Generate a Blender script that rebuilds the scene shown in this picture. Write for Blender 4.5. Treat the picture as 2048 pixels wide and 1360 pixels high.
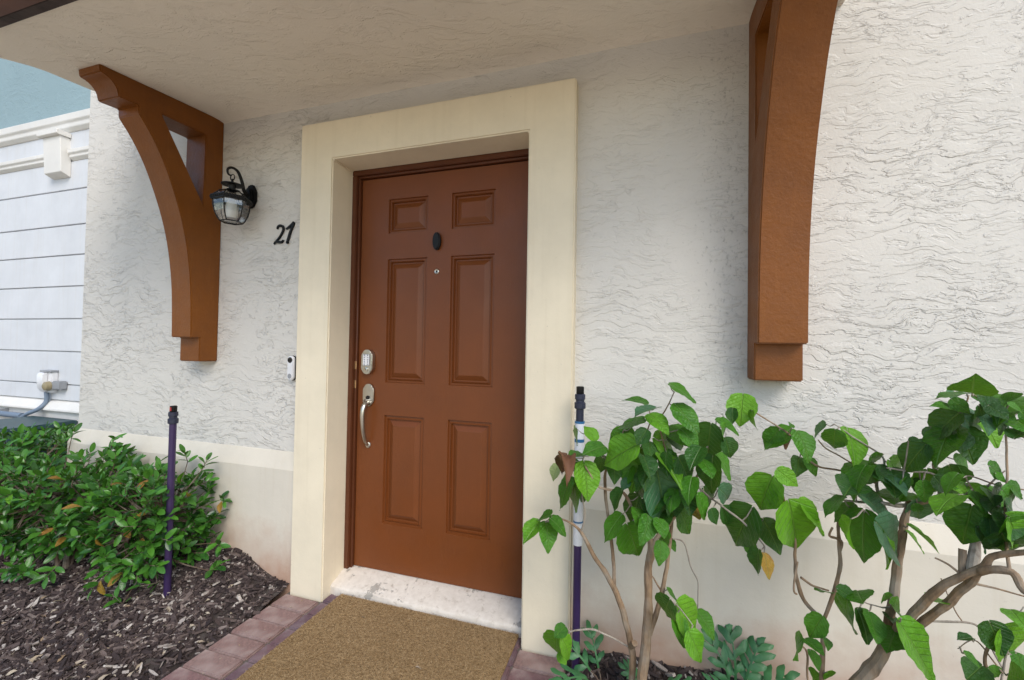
import bpy, bmesh, math, random
from mathutils import Vector, Matrix, noise
random.seed(7)
R = math.radians
for o in list(bpy.data.objects): bpy.data.objects.remove(o)
scene = bpy.context.scene
C = scene.collection

# ------------------------------------------------------------------ camera
CAM = Vector((1.4227, -1.8677, 1.1550)); YAW, PITCH, ROLL, FPX = .2999, .01946, .01622, 832.9
cy, sy = math.cos(YAW), math.sin(YAW)
FW = Vector((-sy*math.cos(PITCH), cy*math.cos(PITCH), math.sin(PITCH)))
r0 = Vector((cy, sy, 0)); u0 = r0.cross(FW)
RT = r0*math.cos(ROLL)+u0*math.sin(ROLL); UP = -r0*math.sin(ROLL)+u0*math.cos(ROLL)
cd = bpy.data.cameras.new('camera'); cam = bpy.data.objects.new('camera', cd); C.objects.link(cam)
cd.sensor_width = 36; cd.lens = FPX/2048*36; cd.clip_start = .02; cd.clip_end = 500
m = Matrix((RT, UP, -FW)).transposed().to_4x4(); m.translation = CAM
cam.matrix_world = m; scene.camera = cam

# ------------------------------------------------------------------ world, sun, exposure
SUN_TO = Vector((.50, -.60, .72)).normalized()          # towards the sun
w = bpy.data.worlds.new('World'); scene.world = w; w.use_nodes = True
nt = w.node_tree; nt.nodes.clear()
sky = nt.nodes.new('ShaderNodeTexSky'); sky.sky_type = 'NISHITA'; sky.sun_disc = False
sky.sun_elevation = math.asin(SUN_TO.z); sky.sun_rotation = math.atan2(SUN_TO.x, SUN_TO.y)
sky.air_density = 1.1; sky.dust_density = 1.0; sky.ozone_density = 1.0
bg = nt.nodes.new('ShaderNodeBackground'); bg.inputs['Strength'].default_value = .15
wo = nt.nodes.new('ShaderNodeOutputWorld')
nt.links.new(sky.outputs[0], bg.inputs[0]); nt.links.new(bg.outputs[0], wo.inputs[0])
sl = bpy.data.lights.new('sun', 'SUN'); sl.energy = 1.4; sl.angle = R(30); sl.color = (1, .95, .87)
so = bpy.data.objects.new('sun', sl); C.objects.link(so); so.location = (4, -6, 8)
so.rotation_euler = SUN_TO.to_track_quat('Z', 'Y').to_euler()
vs = scene.view_settings
vs.view_transform = 'Standard'; vs.look = 'None'; vs.gamma = 1; vs.use_curve_mapping = False; vs.exposure = .70
scene.render.engine = 'CYCLES'

# ------------------------------------------------------------------ helpers
WALL, SUR, PLI, GND = -.12, -.18, -.158, -.083      # wall face, surround face, plinth face, paving level
def at(u, v, Y=None, Z=None, X=None):
    """point of the place seen at photo pixel (u,v), on the plane y=Y, z=Z or x=X"""
    d = FW+RT*((u-1024)/FPX)-UP*((v-680)/FPX)
    ax, val = (1, Y) if Y is not None else ((2, Z) if Z is not None else (0, X))
    return CAM+d*((val-CAM[ax])/d[ax])
def mesh(name, verts, faces, mats, smooth=False):
    me = bpy.data.meshes.new(name); me.from_pydata([tuple(v) for v in verts], [], faces); me.update()
    for mm in (mats if isinstance(mats, (list, tuple)) else [mats]): me.materials.append(mm)
    if smooth: me.polygons.foreach_set('use_smooth', [True]*len(me.polygons))
    return me
def link(name, me, parent=None):
    o = bpy.data.objects.new(name, me); C.objects.link(o)
    if parent: o.parent = parent
    return o
def tag(o, label=None, cat=None, group=None, kind=None):
    for k, v in (('label', label), ('category', cat), ('group', group), ('kind', kind)):
        if v: o[k] = v
    return o
def thing(name, loc, label, cat, group=None):
    o = bpy.data.objects.new(name, None); C.objects.link(o); o.location = loc; o.empty_display_size = .05
    return tag(o, label, cat, group)
def root_loc(p):
    l = Vector((0, 0, 0))
    while p: l = l+p.location; p = p.parent
    return l
class MB:
    """collects shapes, given in world coordinates, into one mesh"""
    def __init__(s): s.v = []; s.f = []
    def add(s, v, f):
        n = len(s.v); s.v += [Vector(x) for x in v]; s.f += [tuple(i+n for i in q) for q in f]; return s
    def box(s, x0, x1, y0, y1, z0, z1):
        return s.add([(x, y, z) for z in (z0, z1) for y in (y0, y1) for x in (x0, x1)],
                     [(0,2,3,1),(4,5,7,6),(0,1,5,4),(2,6,7,3),(0,4,6,2),(1,3,7,5)])
    def prism(s, pts, axis, a, b):
        """closed polygon pts in the other two axes, extruded along axis from a to b"""
        def P(p, t):
            q = list(p); q.insert(axis, t); return q
        n = len(pts)
        return s.add([P(p, a) for p in pts]+[P(p, b) for p in pts],
                     [tuple(range(n))[::-1], tuple(range(n, 2*n))]+[(i, (i+1) % n, (i+1) % n+n, i+n) for i in range(n)])
    def tube(s, pts, rad, n=8, cap=True, flat=None):
        pts = [Vector(p) for p in pts]
        if not isinstance(rad, (list, tuple)): rad = [rad]*len(pts)
        N = None; vs_ = []
        for i, p in enumerate(pts):
            t = (pts[min(i+1, len(pts)-1)]-pts[max(i-1, 0)]).normalized()
            if N is None: N = t.orthogonal().normalized()
            N = (N-t*N.dot(t))
            N = N.normalized() if N.length > 1e-5 else t.orthogonal().normalized()
            B = t.cross(N)
            for k in range(n):
                a = 2*math.pi*k/n; vs_.append(p+(N*math.cos(a)+B*math.sin(a))*rad[i])
        fs = [(i*n+k, i*n+(k+1) % n, (i+1)*n+(k+1) % n, (i+1)*n+k) for i in range(len(pts)-1) for k in range(n)]
        if cap: fs += [tuple(range(n))[::-1], tuple(range((len(pts)-1)*n, len(pts)*n))]
        return s.add(vs_, fs)
    def lathe(s, c, prof, n=16, axis='z', rot0=0., cap=True):
        """profile of (radius, height) about a vertical (z) or wall-normal (y) axis through c"""
        vs_ = []
        for r, h in prof:
            for k in range(n):
                a = 2*math.pi*k/n+rot0; x, y = r*math.cos(a), r*math.sin(a)
                vs_.append(Vector(c)+(Vector((x, y, h)) if axis == 'z' else Vector((x, h, y))))
        fs = [(i*n+k, i*n+(k+1) % n, (i+1)*n+(k+1) % n, (i+1)*n+k) for i in range(len(prof)-1) for k in range(n)]
        if cap: fs += [tuple(range(n))[::-1], tuple(range((len(prof)-1)*n, len(prof)*n))]
        return s.add(vs_, fs)
    def build(s, name, mat, parent=None, bevel=0, seg=1, smooth=False, jitter=0, off=None):
        off = root_loc(parent) if off is None else Vector(off)
        vv = s.v
        me = mesh(name, [v-off for v in vv], s.f, mat)
        bm = bmesh.new(); bm.from_mesh(me)
        bmesh.ops.recalc_face_normals(bm, faces=bm.faces)
        if bevel:
            es = [e for e in bm.edges if len(e.link_faces) == 2 and e.calc_face_angle(0) > .5]
            bmesh.ops.bevel(bm, geom=es, offset=bevel, segments=seg, affect='EDGES', clamp_overlap=True)
        if jitter:
            for v in bm.verts:
                v.co += noise.noise_vector(v.co*9)*jitter
        bm.to_mesh(me); bm.free()
        if smooth:
            me.polygons.foreach_set('use_smooth', [True]*len(me.polygons))
            try: me.set_sharp_from_angle(angle=R(38))
            except Exception: pass
        return link(name, me, parent)
def catmull(pts, k=6):
    pts = [Vector(p) for p in pts]; out = []
    for i in range(len(pts)-1):
        a, b, c, d = pts[max(i-1, 0)], pts[i], pts[i+1], pts[min(i+2, len(pts)-1)]
        for j in range(k):
            t = j/k
            out.append(.5*((2*b)+(c-a)*t+(2*a-5*b+4*c-d)*t*t+(3*b-a-3*c+d)*t**3))
    out.append(pts[-1]); return out

# ------------------------------------------------------------------ materials
class NT:
    def __init__(s, name):
        s.m = bpy.data.materials.new(name); s.m.use_nodes = True; s.t = s.m.node_tree
        s.b = s.t.nodes['Principled BSDF']; s.out = s.t.nodes['Material Output']
    def n(s, typ, **kw):
        x = s.t.nodes.new('ShaderNode'+typ)
        for k, v in kw.items():
            if hasattr(x, k) and k not in ('inputs',): setattr(x, k, v)
            else: x.inputs[k.replace('_', ' ')].default_value = v
        return x
    def l(s, a, b): s.t.links.new(a, b)
    def coord(s, scale=(1, 1, 1), kind='Object', rot=(0, 0, 0)):
        tc = s.n('TexCoord'); mp = s.n('Mapping'); s.l(tc.outputs[kind], mp.inputs[0])
        mp.inputs['Scale'].default_value = scale; mp.inputs['Rotation'].default_value = rot
        return mp.outputs[0]
    def noise(s, vec, scale, detail=3, rough=.55, dist=0):
        x = s.n('TexNoise'); s.l(vec, x.inputs['Vector'])
        x.inputs['Scale'].default_value = scale; x.inputs['Detail'].default_value = detail
        x.inputs['Roughness'].default_value = rough; x.inputs['Distortion'].default_value = dist
        return x.outputs['Fac']
    def ramp(s, fac, stops):
        x = s.n('ValToRGB'); s.l(fac, x.inputs[0]); e = x.color_ramp.elements
        while len(e) < len(stops): e.new(.5)
        for q, (p, c) in zip(e, stops):
            q.position = p; q.color = (c, c, c, 1) if not isinstance(c, tuple) else (*c, 1)
        return x.outputs[0]
    def mix(s, fac, a, b, mode='MIX'):
        x = s.n('Mix'); x.data_type = 'RGBA'; x.blend_type = mode; x.clamp_factor = True
        for v, i in ((fac, 0), (a, 6), (b, 7)):
            if isinstance(v, (int, float)): x.inputs[i].default_value = v if i == 0 else (v, v, v, 1)
            elif isinstance(v, tuple): x.inputs[i].default_value = (*v, 1)
            else: s.l(v, x.inputs[i])
        return x.outputs[2]
    def math(s, op, a, b=0., c=0.):
        x = s.n('Math'); x.operation = op
        for i, v in enumerate((a, b, c)):
            if isinstance(v, (int, float)): x.inputs[i].default_value = v
            else: s.l(v, x.inputs[i])
        return x.outputs[0]
    def bump(s, h, strength=.5, dist=.005, prev=None):
        x = s.n('Bump'); s.l(h, x.inputs['Height'])
        x.inputs['Strength'].default_value = strength; x.inputs['Distance'].default_value = dist
        if prev: s.l(prev, x.inputs['Normal'])
        return x.outputs[0]
    def set(s, col=None, rough=None, normal=None, metal=None, spec=None, **kw):
        for k, v in (('Base Color', col), ('Roughness', rough), ('Normal', normal), ('Metallic', metal), ('Specular IOR Level', spec)):
            if v is None: continue
            if isinstance(v, tuple): s.b.inputs[k].default_value = (*v, 1)
            elif isinstance(v, (int, float)): s.b.inputs[k].default_value = v
            else: s.l(v, s.b.inputs[k])
        return s.m
def stucco(name, base, strength=1., stretch=(7.5, 7.5, 27), patch=2.0, dist=.0032, rot=(0, 0, 0), dirt=.25, regional=False):
    t = NT(name); v = t.coord(rot=rot)
    # warp the coordinates so that the trowel ridges wander
    wn = t.n('TexNoise'); t.l(v, wn.inputs['Vector']); wn.inputs['Scale'].default_value = 4.5; wn.inputs['Detail'].default_value = 3
    sub = t.n('VectorMath'); sub.operation = 'SUBTRACT'; t.l(wn.outputs['Color'], sub.inputs[0]); sub.inputs[1].default_value = (.5, .5, .5)
    sc = t.n('VectorMath'); sc.operation = 'SCALE'; t.l(sub.outputs[0], sc.inputs[0]); sc.inputs['Scale'].default_value = .15
    ad = t.n('VectorMath'); ad.operation = 'ADD'; t.l(v, ad.inputs[0]); t.l(sc.outputs[0], ad.inputs[1])
    mp = t.n('Mapping'); t.l(ad.outputs[0], mp.inputs[0]); mp.inputs['Scale'].default_value = stretch
    n1 = t.noise(mp.outputs[0], 1, 4, .6, .2)
    plat = t.ramp(n1, [(.47, 0.), (.50, .8), (.62, 1.)])
    n2 = t.noise(mp.outputs[0], 1.9, 4, .6, .3)
    plat2 = t.ramp(n2, [(.55, 0.), (.585, 1.)])
    plat3 = t.ramp(t.noise(mp.outputs[0], .5, 5, .62, .2), [(.56, 0.), (.58, 1.)])
    mask = t.ramp(t.noise(v, patch, 3), [(.40, .06), (.60, 1.)])
    mask2 = t.ramp(t.noise(v, patch*1.9, 3), [(.45, .0), (.62, 1.)])
    fine = t.noise(v, 110, 4, .7)
    m3 = t.n('Mapping'); t.l(ad.outputs[0], m3.inputs[0]); m3.inputs['Scale'].default_value = tuple((q+max(stretch))*.62 for q in stretch)
    brk = t.math('MULTIPLY', t.ramp(t.noise(m3.outputs[0], 1, 5, .65), [(.57, 0.), (.61, 1.)]), t.ramp(t.noise(v, 3.1, 2), [(.50, 0.), (.60, 1.)]))
    h = t.math('ADD', t.math('MULTIPLY', plat, mask), t.math('MULTIPLY', t.math('MULTIPLY', plat2, .6), mask2))
    h = t.math('ADD', h, t.math('MULTIPLY', plat3, .5))
    h = t.math('ADD', h, t.math('MULTIPLY', brk, .6))
    if regional:
        sx = t.n('SeparateXYZ'); t.l(v, sx.inputs[0])
        mr = t.n('MapRange'); t.l(t.math('ABSOLUTE', t.math('SUBTRACT', sx.outputs[0], .95)), mr.inputs[0])
        mr.interpolation_type = 'SMOOTHSTEP'
        for i_, q in enumerate((.70, 1.25, .62, 1.05)): mr.inputs[1+i_].default_value = q
        h = t.math('MULTIPLY', h, mr.outputs[0])
    h = t.math('ADD', h, t.math('MULTIPLY', fine, .42))
    h = t.math('ADD', h, t.math('MULTIPLY', t.noise(v, 9, 3), .8))
    nm = t.bump(h, strength, dist)
    big = t.noise(v, 1.3, 4, .6)
    col = t.mix(t.ramp(big, [(.3, 0.), (.75, 1.)]), base, tuple(c*.9 for c in base))
    spots = t.ramp(t.noise(mp.outputs[0], 5, 6, .75), [(.64, 0.), (.74, 1.)])
    col = t.mix(t.math('MULTIPLY', spots, dirt), col, (.22, .2, .17))
    return t.set(col, .88, nm, spec=.25)
def plaster(name, base, stain=None, stain_z=(0, .3), fine=.35):
    """smooth painted render; stain = colour that earth has rubbed on near the ground"""
    t = NT(name); v = t.coord()
    h = t.math('ADD', t.math('MULTIPLY', t.noise(v, 14, 4, .6), 1.0), t.math('MULTIPLY', t.noise(v, 150, 3, .6), .22))
    col = t.mix(t.ramp(t.noise(v, 2.4, 5, .65), [(.3, 0.), (.72, 1.)]), base, tuple(c*.86 for c in base))
    st = t.ramp(t.noise(t.coord((30, 30, 1.2)), 1, 4, .6), [(.52, 0.), (.75, 1.)])
    col = t.mix(t.math('MULTIPLY', st, .12), col, (.45, .36, .22))
    sp = t.ramp(t.noise(v, 60, 3, .7), [(.70, 0.), (.76, 1.)])
    col = t.mix(t.math('MULTIPLY', sp, .45), col, (.32, .29, .24))
    if stain:
        sx = t.n('SeparateXYZ'); t.l(v, sx.inputs[0])
        z = t.math('ADD', sx.outputs[2], t.math('MULTIPLY', t.math('SUBTRACT', t.noise(v, 5, 5, .65), .5), .45))
        mr = t.n('MapRange'); t.l(z, mr.inputs[0]); mr.inputs[1].default_value = stain_z[1]; mr.inputs[2].default_value = stain_z[0]
        col = t.mix(t.math('MULTIPLY', mr.outputs[0], .75), col, stain)
    return t.set(col, .7, t.bump(h, fine, .004), spec=.3)
def paint(name, base, rough=.4, b=.12, var=.8, scale=60, spec=.45):
    t = NT(name); v = t.coord()
    col = t.mix(t.ramp(t.noise(v, 6, 4, .6), [(.3, 0.), (.7, 1.)]), base, tuple(c*var for c in base))
    h = t.noise(v, scale, 4, .6)
    return t.set(col, rough, t.bump(h, b, .004), spec=spec)
def metal(name, base, rough=.3, m_=1.):
    t = NT(name); v = t.coord()
    return t.set(t.mix(t.noise(v, 40, 3), base, tuple(c*.75 for c in base)), rough, t.bump(t.noise(v, 300, 2), .05, .001), m_)
def leafmat(name, a, b, vein=True, trans=.25, rough=.35, edge=None):
    t = NT(name)
    oi = t.n('ObjectInfo'); tc = t.n('TexCoord'); sx = t.n('SeparateXYZ'); t.l(tc.outputs['Object'], sx.inputs[0])
    gi = t.n('NewGeometry')
    rnd = t.math('FRACT', t.math('ADD', oi.outputs['Random'], gi.outputs['Random Per Island']))
    col = t.mix(rnd, a, b)
    nn = t.noise(tc.outputs['Object'], 5, 4, .6)
    col = t.mix(t.ramp(nn, [(.35, 0.), (.75, .5)]), col, tuple(min(1, c*1.5) for c in b))
    h = nn
    if vein:
        ax = t.math('ABSOLUTE', sx.outputs[0])
        s_ = t.math('MULTIPLY', t.math('SUBTRACT', sx.outputs[1], t.math('MULTIPLY', ax, .75)), 8.5)
        fr = t.math('ABSOLUTE', t.math('SUBTRACT', t.math('FRACT', s_), .5))
        side = t.ramp(fr, [(0., 1.), (.10, 0.)])
        mid = t.ramp(ax, [(.006, 1.), (.022, 0.)])
        vn = t.math('MAXIMUM', t.math('MULTIPLY', side, .5), mid)
        col = t.mix(t.math('MULTIPLY', vn, .45), col, (.16, .26, .06))
        h = t.math('ADD', t.math('MULTIPLY', vn, -.8), t.math('MULTIPLY', nn, .6))
    if edge:
        e = t.math('MULTIPLY', t.ramp(t.noise(tc.outputs['Object'], 3, 3, .6), [(.5, 0.), (.7, 1.)]), .55)
        col = t.mix(e, col, edge)
    t.set(col, rough, t.bump(h, .5, .03 if vein else .004), spec=.36)
    tr = t.n('BsdfTranslucent'); t.l(t.mix(.5, col, (.25, .42, .03)), tr.inputs[0])
    mx = t.n('MixShader'); mx.inputs[0].default_value = trans
    t.l(t.b.outputs[0], mx.inputs[1]); t.l(tr.outputs[0], mx.inputs[2]); t.l(mx.outputs[0], t.out.inputs[0])
    return t.m
def bark(name, a, b):
    t = NT(name); v = t.coord((1, 1, .25))
    n = t.noise(v, 90, 5, .65); n2 = t.noise(t.coord(), 14, 3)
    col = t.mix(t.ramp(n, [(.35, 0.), (.68, 1.)]), a, b); col = t.mix(t.ramp(n2, [(.45, 0.), (.7, .5)]), col, (.42, .38, .31))
    return t.set(col, .85, t.bump(n, .6, .004), spec=.2)
def islands(name, stops, rough=.85, b=.4, sc=80, wear=None):
    t = NT(name); gi = t.n('NewGeometry'); v = t.coord()
    oi = t.n('ObjectInfo')
    rnd = t.math('FRACT', t.math('ADD', oi.outputs['Random'], gi.outputs['Random Per Island']))
    col = t.ramp(rnd, stops); n = t.noise(v, sc, 4, .65)
    col = t.mix(t.ramp(n, [(.3, 0.), (.75, .55)]), col, (.05, .035, .03))
    if wear: col = t.mix(t.ramp(t.noise(v, 9, 5, .7), [(.45, 0.), (.68, .75)]), col, wear)
    return t.set(col, rough, t.bump(n, b, .004), spec=.25)

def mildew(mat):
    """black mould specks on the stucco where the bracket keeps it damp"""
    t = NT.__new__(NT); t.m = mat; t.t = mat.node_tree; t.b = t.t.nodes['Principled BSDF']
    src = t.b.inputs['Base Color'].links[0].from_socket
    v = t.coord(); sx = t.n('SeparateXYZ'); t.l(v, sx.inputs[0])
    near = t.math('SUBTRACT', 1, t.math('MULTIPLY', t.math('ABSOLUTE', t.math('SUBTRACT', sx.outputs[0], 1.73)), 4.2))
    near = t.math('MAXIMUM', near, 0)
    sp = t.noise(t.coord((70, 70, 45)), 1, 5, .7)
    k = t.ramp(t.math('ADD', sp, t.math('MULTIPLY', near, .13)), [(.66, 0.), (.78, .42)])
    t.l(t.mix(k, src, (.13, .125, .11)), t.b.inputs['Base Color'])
M = {}
M['stucco'] = stucco('white_trowelled_stucco', (.64, .612, .562), regional=True)
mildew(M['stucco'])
M['soffit'] = stucco('cream_soffit_stucco', (.82, .75, .65), 1., (8, 20, 8), 2.2, .0020, (0, 0, R(-22)), .08)
M['surround'] = plaster('cream_render', (.78, .69, .525))
M['plinth'] = plaster('pale_plinth_render', (.67, .615, .52), (.37, .17, .095), (.0, .34))
def bracket_paint():
    t = NT('brown_bracket_paint'); v = t.coord()
    col = t.mix(t.ramp(t.noise(v, 5, 5, .65), [(.3, 0.), (.7, 1.)]), (.205, .063, .0045), (.155, .048, .0055))
    col = t.mix(t.ramp(t.noise(t.coord((45, 45, 3)), 1, 4, .6), [(.55, 0.), (.8, .3)]), col, (.25, .09, .015))
    col = t.mix(t.ramp(t.noise(v, 70, 3, .7), [(.73, 0.), (.79, .4)]), col, (.30, .20, .12))
    h = t.math('ADD', t.noise(v, 75, 5, .65), t.math('MULTIPLY', t.noise(v, 12, 3), 1.2))
    return t.set(col, t.ramp(t.noise(v, 9, 4), [(.3, .36), (.7, .55)]), t.bump(h, .45, .004), spec=.34)
M['brown'] = bracket_paint()
def door_paint():
    t = NT('brown_door_paint'); v = t.coord()
    g = t.noise(t.coord((160, 160, 5)), 1, 4, .6); p_ = t.noise(v, 90, 4, .6)
    col = t.mix(t.ramp(t.noise(v, 4, 5, .65), [(.3, 0.), (.72, 1.)]), (.170, .047, .0100), (.142, .041, .0100))
    col = t.mix(t.ramp(t.noise(v, 55, 3, .7), [(.72, 0.), (.78, .35)]), col, (.33, .22, .15))
    ro = t.ramp(t.noise(v, 7, 4, .6), [(.3, .34), (.7, .48)])
    return t.set(col, ro, t.bump(t.math('ADD', g, t.math('MULTIPLY', p_, .7)), .16, .003), spec=.36)
M['door_'] = paint('brown_door_paint', (.165, .049, .0115), .52, .06, .88, 90, .22)
M['door'] = door_paint()
M['frame'] = paint('brown_frame_paint', (.105, .03, .010), .4, .06)
M['fascia'] = paint('weathered_brown_fascia', (.13, .055, .035), .6, .3, .6, 35)
M['drip'] = paint('dark_gritty_edge', (.075, .055, .05), .9, .9, .25, 60)
M['black'] = paint('black_iron', (.008, .0075, .0075), .42, .15, .7, 160, .25)
M['dark'] = NT('dark_gap').set((.01, .008, .007), .9)
M['nickel'] = metal('satin_nickel', (.62, .59, .53), .28)
M['brass'] = metal('worn_brass', (.55, .34, .17), .4)
M['white_plastic'] = paint('white_plastic', (.78, .78, .80), .3, .02)
M['black_glass'] = NT('black_glass').set((.008, .008, .01), .08)
M['grey_plastic'] = paint('grey_plastic', (.30, .31, .33), .45, .05)
M['purple'] = paint('purple_pipe', (.042, .022, .085), .38, .12, .6)
M['navy'] = paint('dark_navy_fitting', (.022, .025, .05), .45, .2, .6)
M['pvc'] = paint('white_pvc', (.72, .73, .76), .35, .05)
M['blue'] = paint('blue_primer', (.03, .14, .30), .4, .1)
M['band'] = plaster('white_scored_render', (.65, .665, .69), fine=.2)
M['trim'] = plaster('white_cornice', (.74, .72, .68), fine=.12)
M['teal_wall'] = stucco('pale_teal_stucco', (.27, .37, .40), .4, (14, 14, 26), 2, .005, (0, 0, 0), .05)
M['conduit'] = paint('blue_grey_conduit', (.17, .22, .29), .5, .1)
M['green_box'] = paint('dark_teal_metal', (.035, .075, .085), .45, .1)
M['brick'] = islands('mauve_paver', [(0., (.30, .185, .165)), (.45, (.34, .225, .20)), (.75, (.27, .155, .15)), (1., (.22, .125, .135))], .8, .5, 70, (.42, .33, .30))
M['brick2'] = islands('purple_paver', [(0., (.16, .10, .125)), (.5, (.20, .115, .13)), (1., (.24, .14, .14))], .8, .5, 70, (.28, .22, .23))
M['joint'] = paint('paver_sand', (.20, .17, .145), .95, .8, .5, 120)
M['mulch'] = islands('dark_mulch_soil', [(0., (.04, .03, .026)), (1., (.04, .03, .026))], .95, 1., 140, (.11, .095, .085))
M['chips'] = islands('mulch_chips', [(0., (.022, .016, .017)), (.35, (.055, .040, .039)), (.66, (.10, .073, .066)), (.87, (.21, .163, .145)), (1., (.62, .56, .50))], .85, .5, 120)
M['litter'] = islands('dry_litter', [(0., (.45, .36, .24)), (.5, (.55, .47, .36)), (1., (.30, .19, .10))], .8, .4, 60)
M['ground'] = paint('ground_earth', (.14, .15, .08), .95, .5, .6, 20)
M['bounce'] = paint('tan_bounce_pad', (.70, .575, .43), .9, .4, .8, 40)  # tan of the added pad, chosen to warm the light it bounces
M['bark'] = bark('tan_bark', (.30, .20, .12), (.16, .105, .065))
M['twig'] = bark('grey_twig', (.36, .32, .27), (.20, .16, .13))
M['hstem'] = bark('hedge_stem', (.14, .09, .06), (.08, .055, .04))
M['leaf'] = leafmat('green_leaf', (.022, .105, .008), (.060, .205, .012))
M['leaf_light'] = leafmat('light_green_leaf', (.075, .25, .010), (.135, .34, .020), trans=.3)
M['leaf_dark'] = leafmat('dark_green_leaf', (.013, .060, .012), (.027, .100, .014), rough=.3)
M['leaf_teal'] = leafmat('bluish_green_leaf', (.035, .11, .055), (.06, .16, .075), rough=.4)
M['leaf_yellow'] = leafmat('yellowing_leaf', (.34, .24, .03), (.30, .13, .03), edge=(.2, .07, .02))
M['leaf_brown'] = leafmat('dry_brown_leaf', (.16, .07, .035), (.10, .045, .025), False, .1, .7)
M['leaf_pale'] = leafmat('pale_leaf', (.30, .38, .16), (.36, .42, .2), trans=.4)
M['hleaf'] = leafmat('hedge_leaf', (.012, .050, .016), (.068, .205, .024), False, .15, .25)
M['fern'] = leafmat('blue_green_fern', (.026, .105, .040), (.055, .17, .060), False, .15, .38)
def coir():
    t = NT('coir_mat'); v = t.coord()
    n = t.noise(v, 95, 4, .75); n2 = t.noise(v, 230, 3, .7); n3 = t.noise(v, 3, 3)
    col = t.mix(t.ramp(n, [(.3, 0.), (.62, 1.)]), (.20, .12, .05), (.50, .345, .18))
    col = t.mix(t.ramp(n2, [(.36, .8), (.47, 0.)]), col, (.07, .04, .02))
    col = t.mix(t.ramp(n3, [(.35, .3), (.65, 0.)]), col, (.24, .145, .06))
    w1 = t.n('TexBrick'); t.l(v, w1.inputs['Vector']); w1.inputs['Scale'].default_value = 9
    w1.inputs['Mortar Size'].default_value = .012; w1.inputs['Mortar Smooth'].default_value = .6
    w1.inputs['Brick Width'].default_value = .55; w1.inputs['Row Height'].default_value = .14
    h = t.math('ADD', t.math('ADD', n, n2), t.math('MULTIPLY', w1.outputs['Fac'], -.25))
    return t.set(col, .95, t.bump(h, .9, .006), spec=.1)
M['coir'] = coir()
def chipped():
    """cream step paint, worn through to grey cement along its nose"""
    t = NT('chipped_step_paint'); v = t.coord(); sx = t.n('SeparateXYZ'); t.l(v, sx.inputs[0])
    n = t.noise(v, 9, 5, .7); n2 = t.noise(v, 40, 4, .6)
    near = t.math('SUBTRACT', 1, t.math('MULTIPLY', t.math('ABSOLUTE', t.math('ADD', sx.outputs[1], .125)), 22))
    near = t.math('MAXIMUM', near, 0)
    k = t.ramp(t.math('ADD', n, t.math('MULTIPLY', near, .16)), [(.605, 0.), (.62, 1.)])
    col = t.mix(t.ramp(n2, [(.3, 0.), (.8, 1.)]), (.68, .62, .55), (.56, .50, .43)); col = t.mix(k, col, (.36, .33, .29))
    dirt = t.ramp(t.noise(v, 25, 5, .75), [(.56, 0.), (.70, .6)]); col = t.mix(dirt, col, (.30, .24, .18))
    return t.set(col, .75, t.bump(t.math('SUBTRACT', t.math('MULTIPLY', n2, .5), k), .5, .004))
M['step'] = chipped()
def glass():
    t = NT('lantern_glass'); tr = t.n('BsdfTransparent'); gl = t.n('BsdfGlossy'); gl.inputs['Roughness'].default_value = .06
    tr.inputs[0].default_value = (.86, .87, .86, 1)
    lw = t.n('LayerWeight'); lw.inputs[0].default_value = .35; mx = t.n('MixShader')
    t.l(t.math('ADD', t.math('MULTIPLY', lw.outputs['Fresnel'], .7), .12), mx.inputs[0])
    t.l(tr.outputs[0], mx.inputs[1]); t.l(gl.outputs[0], mx.inputs[2]); t.l(mx.outputs[0], t.out.inputs[0])
    return t.m
M['glass'] = glass()
M['frost'] = NT('frosted_bulb').set((.82, .82, .80), .35)

# ------------------------------------------------------------------ the setting: ground, paving, beds
def sheet(name, x0, x1, y0, y1, z, mat, nx=1, ny=1, hf=None, kind='structure'):
    vv = [(x0+(x1-x0)*i/nx, y0+(y1-y0)*j/ny) for j in range(ny+1) for i in range(nx+1)]
    vv = [(x, y, hf(x, y) if hf else z) for x, y in vv]
    ff = [(j*(nx+1)+i, j*(nx+1)+i+1, (j+1)*(nx+1)+i+1, (j+1)*(nx+1)+i) for j in range(ny) for i in range(nx)]
    return tag(link(name, mesh(name, vv, ff, mat, True)), kind=kind)
sheet('ground', -150, 150, -150, 150, -.22, M['ground'])
sheet('bounce_pad', -14, 14, -16, -1.32, -.082, M['bounce'])  # unseen pale pad, added to throw light up onto soffit and reveals
def sm(a, b, x):
    t = max(0, min(1, (x-a)/(b-a))); return t*t*(3-2*t)
def mulch_l(x, y):
    h = -.105+.03*sm(-.25, -.6, x)+.03*noise.noise((x*3, y*3, 0))*sm(-.25, -.5, x)+.008*noise.noise((x*14, y*14, 3))
    k = math.exp(-max(0, -y-.155)/.16)
    return h+k*(.055+.10*sm(-.3, -.7, x))
def mulch_r(x, y):
    return -.10+.03*sm(1.16, 1.4, x)+.012*noise.noise((x*5, y*5, 9))+.008*noise.noise((x*17, y*17, 3))+.04*math.exp(-max(0, -y-.155)/.1)
sheet('mulch_bed', -7, -.262, -1.32, .49, 0, M['mulch'], 150, 60, mulch_l)
sheet('mulch_bed', 1.162, 6, -1.32, -.12, 0, M['mulch'], 100, 40, mulch_r)
paving = sheet('paved_walk', -.262, 1.162, -1.31, -.02, GND-.012, M['joint'])
def brick_mesh(name, lx, ly, mat):
    b = MB().box(-lx/2, lx/2, -ly/2, ly/2, -.05, 0)
    me = b.build(name, mat, None, .006, 2, True); d = me.data; bpy.data.objects.remove(me); return d
bm_border = brick_mesh('brick', .203, .096, M['brick']); bm_in = brick_mesh('brick', .195, .096, M['brick2'])
bm_half = brick_mesh('brick', .097, .096, M['brick2'])
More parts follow.
